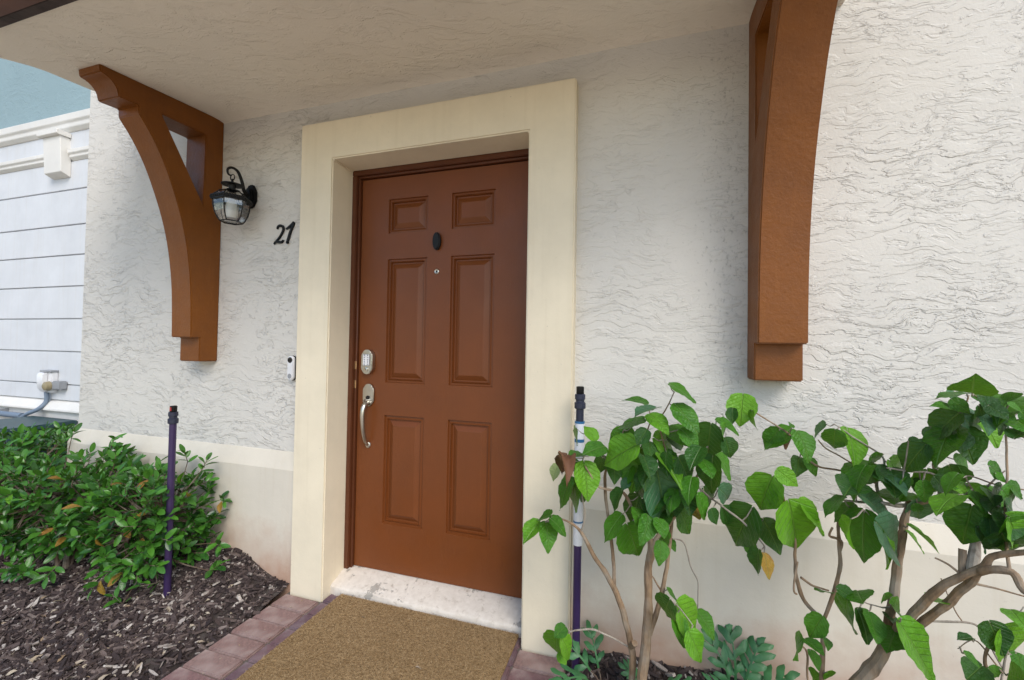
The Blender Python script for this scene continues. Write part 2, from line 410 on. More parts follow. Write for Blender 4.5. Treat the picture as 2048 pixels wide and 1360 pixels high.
def put_brick(me, x, y):
    o = link('brick', me, paving)
    o.location = (x, y, GND+random.uniform(-.003, .002)); o.rotation_euler = (random.uniform(-.02, .02), random.uniform(-.012, .012), random.uniform(-.015, .015))
for r in range(11):
    y = -.185-.05-.1*r
    put_brick(bm_border, -.153, y); put_brick(bm_border, 1.056, y)
    if r % 2 == 0:
        for k in range(5): put_brick(bm_in, .055+.2*k, y)
    else:
        put_brick(bm_half, .005, y)
        for k in range(4): put_brick(bm_in, .155+.2*k, y)
        put_brick(bm_half, .905, y)
for k in range(5): put_brick(bm_in, .055+.2*k, -.133)

def chip_cloud(name, n, area, hf, label, dens=None):
    vv, ff = [], []
    for i in range(n):
        x = random.uniform(*area[0]); y = random.uniform(*area[1])
        if dens and random.random() > dens(x, y): continue
        L = random.choice((.006, .008, .011, .014, .019, .028))*random.uniform(.7, 1.3); W_ = L*random.uniform(.12, .38); T = random.uniform(.0015, .005)
        z = hf(x, y)+random.uniform(-.002, .012)
        mt = Matrix.Translation((x, y, z)) @ Matrix.Rotation(random.uniform(0, 6.28), 4, 'Z') @ Matrix.Rotation(random.gauss(0, .35), 4, 'Y') @ Matrix.Rotation(random.gauss(0, .4), 4, 'X')
        b = len(vv)
        pr = random.uniform(.3, .9)
        for sz in (-1, 1):
            for sx_, w_ in ((-1, pr), (.2, 1), (1, pr*.7)):
                for sgn in (-1, 1): vv.append(mt @ Vector((sx_*L, sgn*W_*w_, sz*T)))
        ff += [(b,b+2,b+3,b+1),(b+2,b+4,b+5,b+3),(b+6,b+7,b+9,b+8),(b+8,b+9,b+11,b+10),
               (b,b+1,b+7,b+6),(b+4,b+10,b+11,b+5),(b,b+6,b+8,b+2),(b+2,b+8,b+10,b+4),(b+1,b+3,b+9,b+7),(b+3,b+5,b+11,b+9)]
    return tag(link(name, mesh(name, vv, ff, M['chips'])), label, 'mulch', kind='stuff')
chip_cloud('bark_mulch', 30000, ((-2.3, -.262), (-1.2, -.165)), mulch_l, 'dark brown shredded bark mulch under the clipped hedge',
           lambda x, y: .35+.65*sm(-.34, -.62, x+.10*noise.noise((x*5, y*5, 1))))
chip_cloud('bark_mulch', 14000, ((1.165, 3.8), (-1.0, -.165)), mulch_r, 'dark bark mulch around the bare shrub stems and ferns')

# ------------------------------------------------------------------ the house
house = thing('house', (0, WALL, GND), 'white trowelled stucco house front with cream door surround and canopy', 'house')
XL, XR, ZT = -2.025, 6.5, 5.6
b = MB()
b.box(XL, -.22, WALL, .30, -.4, ZT); b.box(1.14, XR, WALL, .30, -.4, ZT); b.box(-.22, 1.14, WALL, .30, 2.25, ZT)
b.box(XL, XL+.3, .30, 5, -.4, ZT)
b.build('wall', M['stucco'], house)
# plinth with sloped top, left and right of the surround
for nm, x0, x1 in (('plinth', XL-.03, -.2425), ('plinth', 1.1605, XR)):
    pr = [(WALL+.05, .597), (WALL-.002, .597), (PLI, .512), (PLI, -.35), (WALL+.05, -.35)]
    pb = MB().prism(pr, 0, x0, x1)
    pb.build(nm, M['plinth'], house, .003, 1, False)
# surround: a U with the reveal
U = [(-.242, -.10), (-.044, -.10), (-.044, 2.079), (.960, 2.079), (.960, -.10), (1.160, -.10), (1.160, 2.274), (-.242, 2.274)]
b = MB(); n = len(U)
b.add([(x, SUR, z) for x, z in U]+[(x, .06, z) for x, z in U],
      [(0,1,2,7),(2,3,6,7),(3,4,5,6),(8,15,10,9),(10,15,14,11),(11,14,13,12)]+[(i, (i+1) % n, (i+1) % n+n, i+n) for i in range(n)])
sur = b.build('door_surround', M['surround'], house, .006, 2, True)
# frame in the reveal
b = MB()
def jambs(mb, o, i, y0, y1, zt0, zt1):
    mb.box(o, i, y0, y1, -.004, zt0); mb.box(.916-i, .916-o, y0, y1, -.004, zt0); mb.box(o, .916-o, y0, y1, zt0, zt1)
jambs(b, -.044, -.016, -.030, .055, 2.051, 2.079)
b2 = MB(); jambs(b2, -.0158, -.004, -.014, .054, 2.039, 2.0508)
fr = b.build('door_frame', M['frame'], house, .003, 2, True)
b2.build('door_stop', M['frame'], fr, .002, 1, True)
for z in (1.052, .952):
    MB().box(-.017, -.0045, -.0165, -.012, z-.022, z+.022).build('strike_plate', M['brass'], fr, .002)
MB().box(-.03, .945, .047, .06, 0, 2.06).build('gap_backing', M['dark'], fr)  # dark sheet behind the whole leaf, standing in for shade in the gap
# step under the door
nx, ny = 60, 10; vv = []; ff = []
prof = [(-.120, -.10), (-.124, -.075), (-.126, -.052), (-.124, -.044), (-.118, -.039), (-.08, -.026), (-.04, -.010), (.0, .002), (.05, .004)]
for i in range(nx+1):
    x = -.0435+1.003*i/nx
    for k, (y, z) in enumerate(prof):
        d = noise.noise((x*11, y*20, z*20))*.006+noise.noise((x*43, y*30, z*30))*.004-.008*max(0, noise.noise((x*7+3, 2, z*9))-.25)
        if k < 6: y += d*1.2
        vv.append((x, y, z+d*.5*(k < 7)))
np_ = len(prof)
ff = [(i*np_+k, (i+1)*np_+k, (i+1)*np_+k+1, i*np_+k+1) for i in range(nx) for k in range(np_-1)]
MB().add(vv, ff).build('door_step', M['step'], house, smooth=True)
# canopy: soffit, drip edge, fascia board, sloped roof
can_z = lambda y: 2.415-(WALL-y)*.077
nx, ny = 60, 18; vv = []; ff = []
for j in range(ny+1):
    y = WALL-.83*j/ny
    flare = -.10*sm(-.72, -.95, y)
    for i in range(nx+1):
        xa = -1.15+flare+.012*noise.noise((y*9, 1, 0)); xb = 2.10+.01*noise.noise((y*9, 5, 0))
        x = xa+(xb-xa)*i/nx
        vv.append((x, y, can_z(y)+.004*noise.noise((x*2.5, y*2.5, 0))-(.012*max(0, 1-j/1.2))))
nv = len(vv); vv += [(x, y, z+.14) for x, y, z in vv]
for j in range(ny):
    for i in range(nx):
        a = j*(nx+1)+i; q = (a, a+1, a+nx+2, a+nx+1); ff.append(q); ff.append(tuple(t+nv for t in q[::-1]))
for j in range(ny):
    for e in (0, nx):
        a = j*(nx+1)+e; ff.append((a, a+nx+1, a+nx+1+nv, a+nv))
for j in (0, ny):
    for i in range(nx):
        a = j*(nx+1)+i; ff.append((a, a+1, a+1+nv, a+nv))
cano = MB().add(vv, ff).build('canopy', M['soffit'], house, smooth=True)
MB().box(-1.24, 2.11, -.985, -.951, 2.345, 2.50).build('drip_edge', M['drip'], cano, .003)
MB().box(-1.26, 2.13, -1.12, -.9855, 2.339, 2.53).build('fascia_board', M['fascia'], cano, .006, 2)
MB().prism([(WALL-.001, 2.92), (-1.16, 2.535), (-1.16, 2.58), (WALL-.001, 2.98)], 0, -1.30, 2.18).build('roof_slab', M['fascia'], cano, .004)

# ------------------------------------------------------------------ front door
door = thing('front_door', (.457, 0, .004), 'brown six panel front door with nickel keypad lock and handle', 'door')
PX = [(.163, .391), (.523, .751)]; PZ = [(1.740, 1.919), (.967, 1.606), (.246, .799)]
b = MB(); xs = [0, *PX[0], *PX[1], .914]; zs = [.006, *PZ[2], *PZ[1], *PZ[0], 2.034]
vv = [(x, 0, z) for z in zs for x in xs]; ff = []
for j in range(len(zs)-1):
    for i in range(5):
        if i in (1, 3) and j in (1, 3, 5): continue
        a = j*6+i; ff.append((a, a+1, a+7, a+6))
nb_ = len(vv); vv += [(x, .044, z) for z in (zs[0], zs[-1]) for x in (0, .914)]
L_ = len(zs)-1
b.add(vv, ff+[(nb_, nb_+2, nb_+3, nb_+1), (0, nb_, nb_+1, 5)+tuple(), (L_*6, L_*6+5, nb_+3, nb_+2), (0, L_*6, nb_+2, nb_), (5, nb_+1, nb_+3, L_*6+5)])
b.build('leaf', M['door'], door)
for x0, x1 in PX:
    for z0, z1 in PZ:
        loops = [(0, 0), (.003, .010), (.011, .0095), (.017, .004), (.020, .016), (.026, .016), (.050, .0025), (.053, .002)]
        vv = []
        for ins, dep in loops:
            vv += [(x0+ins, dep, z0+ins), (x1-ins, dep, z0+ins), (x1-ins, dep, z1-ins), (x0+ins, dep, z1-ins)]
        ff = [(4*k+i, 4*k+(i+1) % 4, 4*k+4+(i+1) % 4, 4*k+4+i) for k in range(len(loops)-1) for i in range(4)]+[tuple(4*(len(loops)-1)+i for i in range(4))]
        MB().add(vv, ff).build('panel', M['door'], door)
def arched(cx, z0, z1, hw, y0, y1, shoulder=.012):
    """plate outline with shouldered arch ends, as on old lock plates"""
    pts = []; n_ = 8
    def end(zc, s):
        e = []
        e.append((cx+s*hw, zc)); e.append((cx+s*(hw-.004), zc+s*shoulder*.6))
        for k in range(n_+1):
            a = math.pi*k/n_; e.append((cx+s*(hw-.010)*math.cos(a), zc+s*(shoulder+(.02)*math.sin(a)*.8)))
        e.append((cx-s*(hw-.004), zc+s*shoulder*.6)); e.append((cx-s*hw, zc)); return e
    pts = end(z1-shoulder-.016, 1)+end(z0+shoulder+.016, -1)
    pts = [(x, z) for x, z in pts]
    return MB().prism(pts, 1, y0, y1)
lk = arched(.068, 1.008, 1.135, .034, -.030, -.0005).build('keypad_lock', M['nickel'], door, .003, 2, True)
MB().box(.047, .089, -.033, -.0295, 1.052, 1.112).build('keypad', M['white_plastic'], lk, .003, 2, True)
for i in range(2):
    for j in range(5):
        MB().lathe((.058+.020*i, -.0335, 1.060+.0115*j), [(.0036, .0006), (.0036, -.0006)], 10, 'y').build('key_button', M['grey_plastic'], lk)
MB().lathe((.068, -.031, 1.033), [(.011, .002), (.011, -.004), (.008, -.005)], 16, 'y').build('key_cylinder', M['nickel'], lk, smooth=True)
MB().box(.0672, .0688, -.0366, -.0355, 1.028, 1.038).build('key_slot', M['dark'], lk)
hs = arched(.070, .842, .957, .033, -.014, -.0005).build('handle_set', M['nickel'], door, .003, 2, True)
MB().lathe((.070, -.0145, .886), [(.010, .001), (.010, -.004), (.008, -.005)], 16, 'y').build('key_cylinder', M['dark'], hs, smooth=True)
gp = catmull([(.070, -.012, .862), (.070, -.030, .856), (.070, -.048, .836), (.070, -.054, .80), (.070, -.050, .75), (.070, -.040, .70), (.070, -.026, .662), (.070, -.003, .640)], 5)
gr = [.010]*5+[.0145-.0065*i/(len(gp)-5) for i in range(len(gp)-5)]
MB().tube(gp, gr, 12).build('grip', M['nickel'], hs, smooth=True)
MB().lathe((.070, -.001, .640), [(.016, 0), (.016, -.005), (.010, -.008)], 14, 'y').build('lower_rose', M['nickel'], hs, smooth=True)
MB().tube([(.070, -.014, .872), (.070, -.034, .874), (.070, -.05, .868)], [.006, .007, .004], 8).build('thumb_latch', M['nickel'], hs, smooth=True)
kn = MB(); pts = [(.449+.0215*math.cos(2*math.pi*k/24), 1.681+.045*math.sin(2*math.pi*k/24)) for k in range(24)]
kn.prism(pts, 1, -.022, -.0005)
kn.build('door_knocker', M['black'], door, .008, 3, True)
pe = MB().lathe((.447, 0, 1.531), [(.013, -.0005), (.013, -.004), (.010, -.006), (.006, -.0045)], 18, 'y').build('peephole', M['nickel'], door, smooth=True)
MB().lathe((.447, 0, 1.531), [(.0055, -.0046), (.003, -.0062)], 12, 'y').build('lens', M['black_glass'], pe, smooth=True)

# ------------------------------------------------------------------ brackets
def bracket(x0, x1, label):
    P = [(WALL+.0, 2.413), (-.690, 2.371), (-.686, 2.338), (-.660, 2.334), (-.638, 2.320), (-.624, 2.300), (-.616, 2.266), (-.538, 2.272), (-.536, 2.233)]
    cv = catmull([(0, -.536, 2.233), (0, -.479, 2.155), (0, -.422, 2.050), (0, -.373, 1.925), (0, -.335, 1.808), (0, -.307, 1.690), (0, -.288, 1.570), (0, -.276, 1.445), (0, -.270, 1.300), (0, -.268, 1.184)], 3)
    P += [(q.y, q.z) for q in cv[1:]]
    P += [(-.221, 1.184), (-.221, 1.056), (WALL, 1.056)]
    T = [(-.438, 2.283), (-.381, 2.183), (-.306, 2.050), (-.224, 1.905), (-.220, 2.288)]
    bm = bmesh.new(); loops = []
    for pts in (P, T):
        vs_ = [bm.verts.new((0, y, z)) for y, z in pts]
        loops.append([bm.edges.new((vs_[i], vs_[(i+1) % len(vs_)])) for i in range(len(vs_))])
    bmesh.ops.triangle_fill(bm, edges=[e for l in loops for e in l], use_beauty=True)
    ex = bmesh.ops.extrude_face_region(bm, geom=list(bm.faces))
    for v in ex['geom']:
        if isinstance(v, bmesh.types.BMVert): v.co.x = x1-x0
    bmesh.ops.recalc_face_normals(bm, faces=bm.faces)
    es = [e for e in bm.edges if len(e.link_faces) == 2 and e.calc_face_angle(0) > .35]
    bmesh.ops.bevel(bm, geom=es, offset=.004, segments=2, affect='EDGES', clamp_overlap=True)
    bmesh.ops.translate(bm, verts=bm.verts, vec=(0, -WALL, -1.056))
    me = bpy.data.meshes.new('canopy_bracket'); bm.to_mesh(me); bm.free(); me.materials.append(M['brown'])
    me.polygons.foreach_set('use_smooth', [True]*len(me.polygons)); me.set_sharp_from_angle(angle=R(30))
    o = link('canopy_bracket', me); o.location = (x0, WALL-.0005, 1.056)
    return tag(o, label, 'bracket', 'brown brackets under the canopy')
bracket(-.993, -.847, 'brown curved canopy bracket beside the wall lantern')
bracket(1.803, 1.951, 'brown curved canopy bracket above the leafy broadleaf shrubs')

# ------------------------------------------------------------------ wall lantern
LX, LY = -.617, -.245
lan = thing('wall_lantern', (-.622, WALL, 1.96), 'black wall lantern with clear curved glass panes beside the bracket', 'lantern')
pts = [(-.622+.042*math.cos(R(22.5+45*k))*1.0, 1.960+.070*math.sin(R(22.5+45*k))) for k in range(8)]
bp = MB().prism(pts, 1, WALL-.018, WALL-.0008).build('backplate', M['black'], lan, .006, 2)
pts = [(-.622+.026*math.cos(R(22.5+45*k)), 1.960+.048*math.sin(R(22.5+45*k))) for k in range(8)]
MB().prism(pts, 1, WALL-.034, WALL-.0182).build('boss', M['black'], bp, .006, 2)
arm = catmull([(-.621, WALL-.030, 1.955), (-.620, -.175, 1.975), (-.619, -.190, 2.02), (-.618, -.215, 2.062), (-.617, -.248, 2.070), (-.617, -.272, 2.053), (-.617, -.270, 2.030), (-.617, -.254, 2.026)], 6)
MB().tube(arm, [.010-.006*i/len(arm) for i in range(len(arm))], 10).build('arm', M['black'], lan, smooth=True)
ring = [(LX+.014*math.sin(a), LY, 2.020+.016*math.cos(a)) for a in [2*math.pi*k/16 for k in range(17)]]
MB().tube(ring, .0026, 6, False).build('hanging_ring', M['black'], lan, smooth=True)
MB().lathe((LX, LY, 0), [(.004, 2.012), (.006, 2.000), (.008, 1.995), (.050, 1.982), (.050, 1.979), (.018, 1.978), (.014, 1.955), (.022, 1.952)], 20).build('cap', M['black'], lan, smooth=True)
HEX = [R(60*k-3) for k in range(6)]
prf = [(.024, 1.953), (.050, 1.944), (.074, 1.922), (.084, 1.904)]     # glass roof
low = [(.081, 1.893), (.080, 1.865), (.074, 1.832), (.060, 1.800), (.050, 1.786)]
hp = lambda r, z, a: Vector((LX+r*math.cos(a), LY+r*math.sin(a), z))
for prof_ in (prf, low):
    for k in range(6):
        a0, a1 = HEX[k], HEX[(k+1) % 6]
        if a1 < a0: a1 += 2*math.pi
        vv = [p for r, z in prof_ for p in (hp(r-.001, z, a0), hp(r-.001, z, a1))]
        MB().add(vv, [(2*i, 2*i+1, 2*i+3, 2*i+2) for i in range(len(prof_)-1)]).build('pane', M['glass'], lan)
        MB().tube([hp(r, z, a0) for r, z in prof_], .0028, 6).build('rib', M['black'], lan, smooth=True)
MB().add([hp(.049, 1.7875, a) for a in HEX], [tuple(range(6))]).build('bottom_pane', M['glass'], lan)
for r, z, t_ in ((.050, 1.786, .0028), (.024, 1.953, .0035)):
    MB().tube([hp(r, z, a) for a in HEX+[HEX[0]]], t_, 6).build('edge_rail', M['black'], lan)
b = MB()
for k in range(6):
    a0, a1 = HEX[k], HEX[(k+1) % 6]
    vv = [hp(.082, 1.890, a0), hp(.092, 1.890, a0), hp(.092, 1.912, a0), hp(.082, 1.914, a0), hp(.082, 1.890, a1), hp(.092, 1.890, a1), hp(.092, 1.912, a1), hp(.082, 1.914, a1)]
    b.add(vv, [(0,1,5,4),(1,2,6,5),(2,3,7,6),(3,0,4,7)])
    for q in range(6):
        c_ = hp(.0925, 1.901, a0).lerp(hp(.0925, 1.901, a1), (q+.5)/6); b.lathe(c_-Vector((0, 0, .007)), [(.001, 0), (.005, .003), (.006, .007), (.005, .011), (.001, .014)], 6)
b.build('beaded_rim', M['black'], lan)
MB().lathe((LX, LY, 0), [(.010, 1.800), (.024, 1.806), (.026, 1.85), (.024, 1.885), (.012, 1.905), (.008, 1.93)], 14).build('bulb', M['frost'], lan, smooth=True)
MB().tube([(LX, LY, 1.925), (LX, LY, 1.953)], .014, 10).build('lamp_holder', M['black'], lan, smooth=True)

# ------------------------------------------------------------------ numerals
c4 = lambda a, b_: (400+a*.19115, 300+b_*.19115)
def numeral(strokes, label):
    fb = MB(); cen = Vector((0, 0, 0)); n_ = 0
    for si, st in enumerate(strokes):
        P = [(at(*c4(a, b_), Y=WALL), w_) for a, b_, w_ in st]
        cp = catmull([p for p, _ in P], 6); ws = []
        for i in range(len(P)-1): ws += [P[i][1]+(P[i+1][1]-P[i][1])*k/6 for k in range(6)]
        ws.append(P[-1][1])
        vv = []
        for i, p in enumerate(cp):
            t = (cp[min(i+1, len(cp)-1)]-cp[max(i-1, 0)]).normalized(); s_ = Vector((t.z, 0, -t.x))*ws[i]*.00046
            for q in (-1, 1):
                for y in (WALL-.010-.0007*si, WALL-.0015): vv.append(Vector((p.x+s_.x*q, y, p.z+s_.z*q)))
        m_ = len(cp)
        ff = []
        for i in range(m_-1):
            a = 4*i; c_ = a+4
            ff += [(a, a+2, c_+2, c_), (a+1, c_+1, c_+3, a+3), (a, c_, c_+1, a+1), (a+2, a+3, c_+3, c_+2)]
        ff += [(0, 1, 3, 2), (4*m_-4, 4*m_-2, 4*m_-1, 4*m_-3)]
        fb.add(vv, ff)
    base = min(fb.v, key=lambda v: v.z)
    base = Vector((sum(v.x for v in fb.v)/len(fb.v), WALL, base.z))
    o = fb.build('house_numeral', M['black'], None, .0012, 2, True, off=base); o.location = base
    return tag(o, label, 'numeral', 'house number beside the door')
numeral([[(818, 832, 8), (826, 806, 12), (850, 795, 14), (878, 808, 14), (880, 845, 14), (850, 905, 12), (815, 950, 11), (784, 988, 10)], [(790, 975, 9), (815, 962, 14), (845, 968, 15), (866, 966, 13), (884, 945, 7)]], 'black script numeral 2 on the stucco under the lantern')
numeral([[(912, 832, 8), (940, 812, 13), (968, 785, 12), (992, 756, 10)], [(994, 758, 9), (985, 790, 14), (960, 850, 13), (935, 930, 13), (922, 975, 11), (934, 968, 6)]], 'black script numeral 7 on the stucco by the door surround')

# ------------------------------------------------------------------ doorbell
bell = thing('video_doorbell', (-.300, WALL, 1.03), 'slim white video doorbell on a wedge beside the door surround', 'doorbell')
def capsule(cx, z0, z1, hw, n_=10):
    o = [(cx+hw*math.cos(math.pi*k/n_), z1-hw+hw*math.sin(math.pi*k/n_)) for k in range(n_+1)]
    return o+[(cx-hw*math.cos(math.pi*k/n_), z0+hw-hw*math.sin(math.pi*k/n_)) for k in range(n_+1)]
MB().prism([(x, z) for x, z in [(-.322, .972), (-.276, .972), (-.276, 1.092), (-.322, 1.092)]], 1, WALL-.010, WALL-.0008).build('wedge_mount', M['grey_plastic'], bell, .003, 2, True)
MB().prism(capsule(-.303, .968, 1.098, .0215), 1, WALL-.014, WALL-.0102).build('back_shell', M['black'], bell, .0015)
MB().prism(capsule(-.304, .970, 1.096, .0200), 1, WALL-.032, WALL-.0142).build('body', M['white_plastic'], bell, .004, 3, True)
MB().lathe((-.304, WALL-.0318, 1.075), [(.0150, .001), (.0150, -.0012), (.008, -.0018)], 20, 'y').build('camera_window', M['black_glass'], bell, smooth=True)
bt = MB().lathe((-.304, WALL-.0318, .992), [(.0125, .001), (.0125, -.0014), (.010, -.0016)], 20, 'y').build('button', M['grey_plastic'], bell, smooth=True)
MB().tube([(-.304+.0138*math.cos(a), WALL-.0325, .992+.0138*math.sin(a)) for a in [2*math.pi*k/24 for k in range(25)]], .0016, 6, False).build('ring', M['white_plastic'], bt, smooth=True)

# ------------------------------------------------------------------ doormat
mat_o = MB().box(.028, .938, -.745, -.132, GND+.004, GND+.020).build('doormat', M['coir'], None, .004, 2, True, off=(.483, -.44, GND+.004))
mat_o.location = (.483, -.44, GND+.004)
tag(mat_o, 'tan coir doormat lying against the door step', 'doormat')
vv, ff = [], []; rb_ = random.Random(5)
for i in range(42000):
    x, y = rb_.uniform(-.452, .452), rb_.uniform(-.302, .304); a = rb_.uniform(0, 6.28); L = rb_.uniform(.003, .0085)
    k = len(vv); dx, dy = math.cos(a), math.sin(a); w_ = rb_.uniform(.0009, .0018); le = rb_.uniform(.3, 1.5)
    vv += [(x-dy*w_, y+dx*w_, .0145), (x+dy*w_, y-dx*w_, .0145), (x+dx*L*le, y+dy*L*le, .0152+L*.55)]; ff.append((k, k+1, k+2))
M['bristle'] = islands('coir_bristle', [(0., (.10, .055, .022)), (.3, (.26, .165, .075)), (.7, (.40, .27, .13)), (1., (.56, .42, .24))], .9, .1, 300)
tag(link('bristles', mesh('bristles', vv, ff, M['bristle']), mat_o), kind='stuff')

# ------------------------------------------------------------------ riser pipes
def riser(x, y, zb, zt, white, label):
    t = thing('irrigation_riser', (x, y, zb), label, 'pipe', 'irrigation risers')
    r_ = .0150
    tilt = -.012
    P = lambda z: (x+tilt*(1-(z-zb)/(zt-zb))*-1*0+(z-zb)*.004, y, z)
    if white:
        z1, z2 = zb+.52, zb+.955
        MB().tube([P(zb-.06), P(z1)], r_, 14).build('pipe', M['purple'], t, smooth=True)
        MB().tube([P(z1-.03), P(z2)], r_+.0035, 14).build('white_sleeve', M['pvc'], t, smooth=True)
        for zz, hh in ((z1+.055, .006), (z2-.075, .012), (z2-.004, .008)):
            MB().tube([P(zz), P(zz+hh)], r_+.0042, 14).build('primer_band', M['blue'], t, smooth=True)
        MB().tube([P(z2), P(zt-.075)], r_, 14).build('upper_pipe', M['navy'], t, smooth=True)
    else:
        MB().tube([P(zb-.06), P(zt-.05)], r_, 14).build('pipe', M['purple'], t, smooth=True)
    a = zt-.085
    MB().lathe((P(a)[0], y, a), [(.0190, 0), (.0215, .002), (.0215, .022), (.0190, .024), (.0165, .026), (.0165, .034), (.0200, .036), (.0200, .054), (.017, .056)], 16).build('coupling', M['navy'], t, smooth=True)
    c_ = MB().lathe((P(a)[0], y, a+.056), [(.0135, 0), (.0150, .002), (.0150, .027), (.012, .029)], 14).build('nozzle_cap', M['black'], t, smooth=True)
    if not white: MB().box(x+.001, x+.011, y-.0165, y-.0145, a+.062, a+.08).build('red_mark', paint('red_plastic', (.35, .03, .03)), c_)
    return t
riser(-.735, -.42, -.05, .85, False, 'purple irrigation riser with black cap standing in the hedge')
riser(1.198, -.255, -.08, 1.012, True, 'purple irrigation riser with white sleeve behind the broadleaf shrub')

# ------------------------------------------------------------------ neighbouring wing
NY = .5
nbh = thing('neighbouring_wing', (-4, NY, -.2), 'white scored wall with cornice and pale teal upper storey', 'building')
NX0, NX1 = -9.0, XL-.001
zl = [2.51, 2.19, 1.92, 1.64, 1.35, 1.058, .765, .622]
MB().box(NX0, NX1, NY+.022, NY+.4, -.3, 3.17).build('wall', M['band'], nbh)
tops = [2.77]+zl[:-1]; bots = zl
for z1, z0 in zip(tops, bots):
    MB().box(NX0, NX1, NY, NY+.0218, z0+.006, z1-.004).build('scored_band', M['band'], nbh, .003)
MB().prism([(NY+.021, .622), (NY-.01, .612), (NY-.05, .552), (NY-.05, .535), (NY-.01, .53), (NY-.01, -.3), (NY+.021, -.3)], 0, NX0, NX1).build('plinth', M['trim'], nbh, .004)
MB().box(NX0, NX1, NY-.012, NY+.0215, 2.862, 3.02).build('frieze', M['band'], nbh)
MB().box(NX0, NX1, NY+.03, NY+.4, 3.19, 6).build('upper_wall', M['teal_wall'], nbh)
MB().prism([(NY+.03, 3.195), (NY-.06, 3.165), (NY-.06, 3.105), (NY-.045, 3.085), (NY-.045, 3.05), (NY-.02, 3.022), (NY+.03, 3.018)], 0, NX0, NX1).build('cornice', M['trim'], nbh, .004)
for x0, x1 in ((NX0, -3.745), (-3.46, NX1)):
    MB().prism([(NY+.02, 2.862), (NY-.04, 2.856), (NY-.04, 2.825), (NY-.026, 2.81), (NY-.026, 2.79), (NY+.001, 2.768), (NY+.02, 2.768)], 0, x0, x1).build('moulding', M['trim'], nbh, .003)
cb = MB().prism([(NY, 2.965), (NY-.085, 2.965), (NY-.070, 2.65), (NY, 2.62)], 0, -3.715, -3.475).build('corbel', M['trim'], nbh, .004)
MB().prism([(NY-.013, 3.008), (NY-.115, 3.008), (NY-.115, 2.972), (NY-.10, 2.966), (NY-.013, 2.966)], 0, -3.745, -3.46).build('corbel_cap', M['trim'], cb, .003)
# power outlet with in-use cover and plug
out = thing('outdoor_outlet', (-3.64, NY, .69), 'white weatherproof outlet box with plug on the scored wall', 'outlet')
MB().box(-3.685, -3.545, NY-.045, NY-.0005, .695, .875).build('back_box', M['white_plastic'], out, .006, 2)
MB().prism([(NY-.046, .70), (NY-.055, .70), (NY-.080, .74), (NY-.085, .85), (NY-.075, .868), (NY-.046, .87)], 0, -3.68, -3.595).build('bubble_cover', M['white_plastic'], out, .008, 2, True)
MB().box(-3.69, -3.54, NY-.060, NY-.0005, .8755, .892).build('hinge_strip', M['grey_plastic'], out, .003)
plug = thing('plug_adapter', (-3.47, NY, .70), 'tan grey plug adapter beside the outlet box', 'plug')
MB().box(-3.53, -3.41, NY-.055, NY-.0005, .725, .80).build('block', M['grey_plastic'], plug, .008, 2)
MB().lathe((-3.555, NY-.0465, .755), [(.035, .0), (.042, -.01), (.036, -.04), (.018, -.05)], 14, 'y').build('plug_head', paint('tan_rubber', (.30, .25, .15)), plug, smooth=True)
cp = [(-3.645, NY-.03, .70), (-3.645, NY-.03, .61), (-3.665, NY-.075, .545), (-3.78, NY-.09, .50), (-3.90, NY-.10, .43)]
MB().tube(catmull(cp, 5), .017, 10).build('drop_pipe', M['conduit'], tag(thing('power_conduit', (-3.685, NY, .3), 'blue grey conduit dropping from the outlet box', 'conduit')), smooth=True)
hz = thing('drain_pipe', (-4.6, NY-.09, .45), 'long blue grey pipe along the foot of the scored wall', 'pipe')
MB().tube([(-8, NY-.085, .485), (-3.86, NY-.085, .478)], .026, 12).build('pipe', M['conduit'], hz, smooth=True)
for x in (-4.25, -5.4): MB().box(x-.012, x+.012, NY-.115, NY-.011, .45, .515).build('clip', M['grey_plastic'], hz, .003)
ub = thing('utility_cabinet', (-3.42, .22, -.1), 'dark teal metal utility cabinet behind the hedge', 'cabinet')
MB().box(-3.72, -3.14, .03, .42, -.12, .445).build('body', M['green_box'], ub, .008)
MB().box(-3.74, -3.12, .01, .435, .446, .485).build('lid', M['green_box'], ub, .008, 2)

# ------------------------------------------------------------------ leaves
def leaf_mesh(name, mat, rows=16, wid=.36, fold=.10, droop=.18, teeth=.022, twist=0., shape='ovate', wave=.02, seed=0):
    rg = random.Random(seed); vv = []; ff = []
    for i in range(rows+1):
        t = (1-math.cos(math.pi*(i/rows)**.92))/2
        if shape == 'ovate': hw = wid*1.06*math.sin(math.pi*t**.70)**.62*(1-.42*sm(.55, 1., t))
        else: hw = wid*math.sin(math.pi*(t*.96+.02))**.7
        if i == 0: hw = .015
        if i == rows: hw = .004
        hw *= 1+(teeth if i % 2 else -teeth)
        tw = twist*t
        z0 = -droop*t*t
        y = t-.06*droop*t*t
        ph = rg.uniform(0, 6)
        for k, s in enumerate((-1, -.5, 0, .5, 1)):
            x = hw*s; z = z0+fold*abs(x)*1.6+wave*math.sin(9*t+ph*.3+s*2)*abs(s)
            yy = y+(.05 if shape == 'ovate' else 0)*abs(s)*(-1 if t < .12 else .3)
            xx = x*math.cos(tw)-(z-z0)*math.sin(tw)*0+0; zz = z+x*math.sin(tw)
            vv.append((xx, yy, zz))
    for i in range(rows):
        for k in range(4): a = i*5+k; ff.append((a, a+1, a+6, a+5))
    return mesh(name, vv, ff, mat, True)
def leaf_set(mat, n_=5, **kw):
    return [leaf_mesh('leaf', mat, seed=i, fold=random.uniform(.02, .3), droop=random.uniform(.05, .42), twist=random.uniform(-.5, .5), wave=random.uniform(.01, .035), **kw) for i in range(n_)]
LS = {k: leaf_set(M[k2]) for k, k2 in (('g', 'leaf'), ('l', 'leaf_light'), ('d', 'leaf_dark'), ('t', 'leaf_teal'), ('y', 'leaf_yellow'), ('p', 'leaf_pale'))}
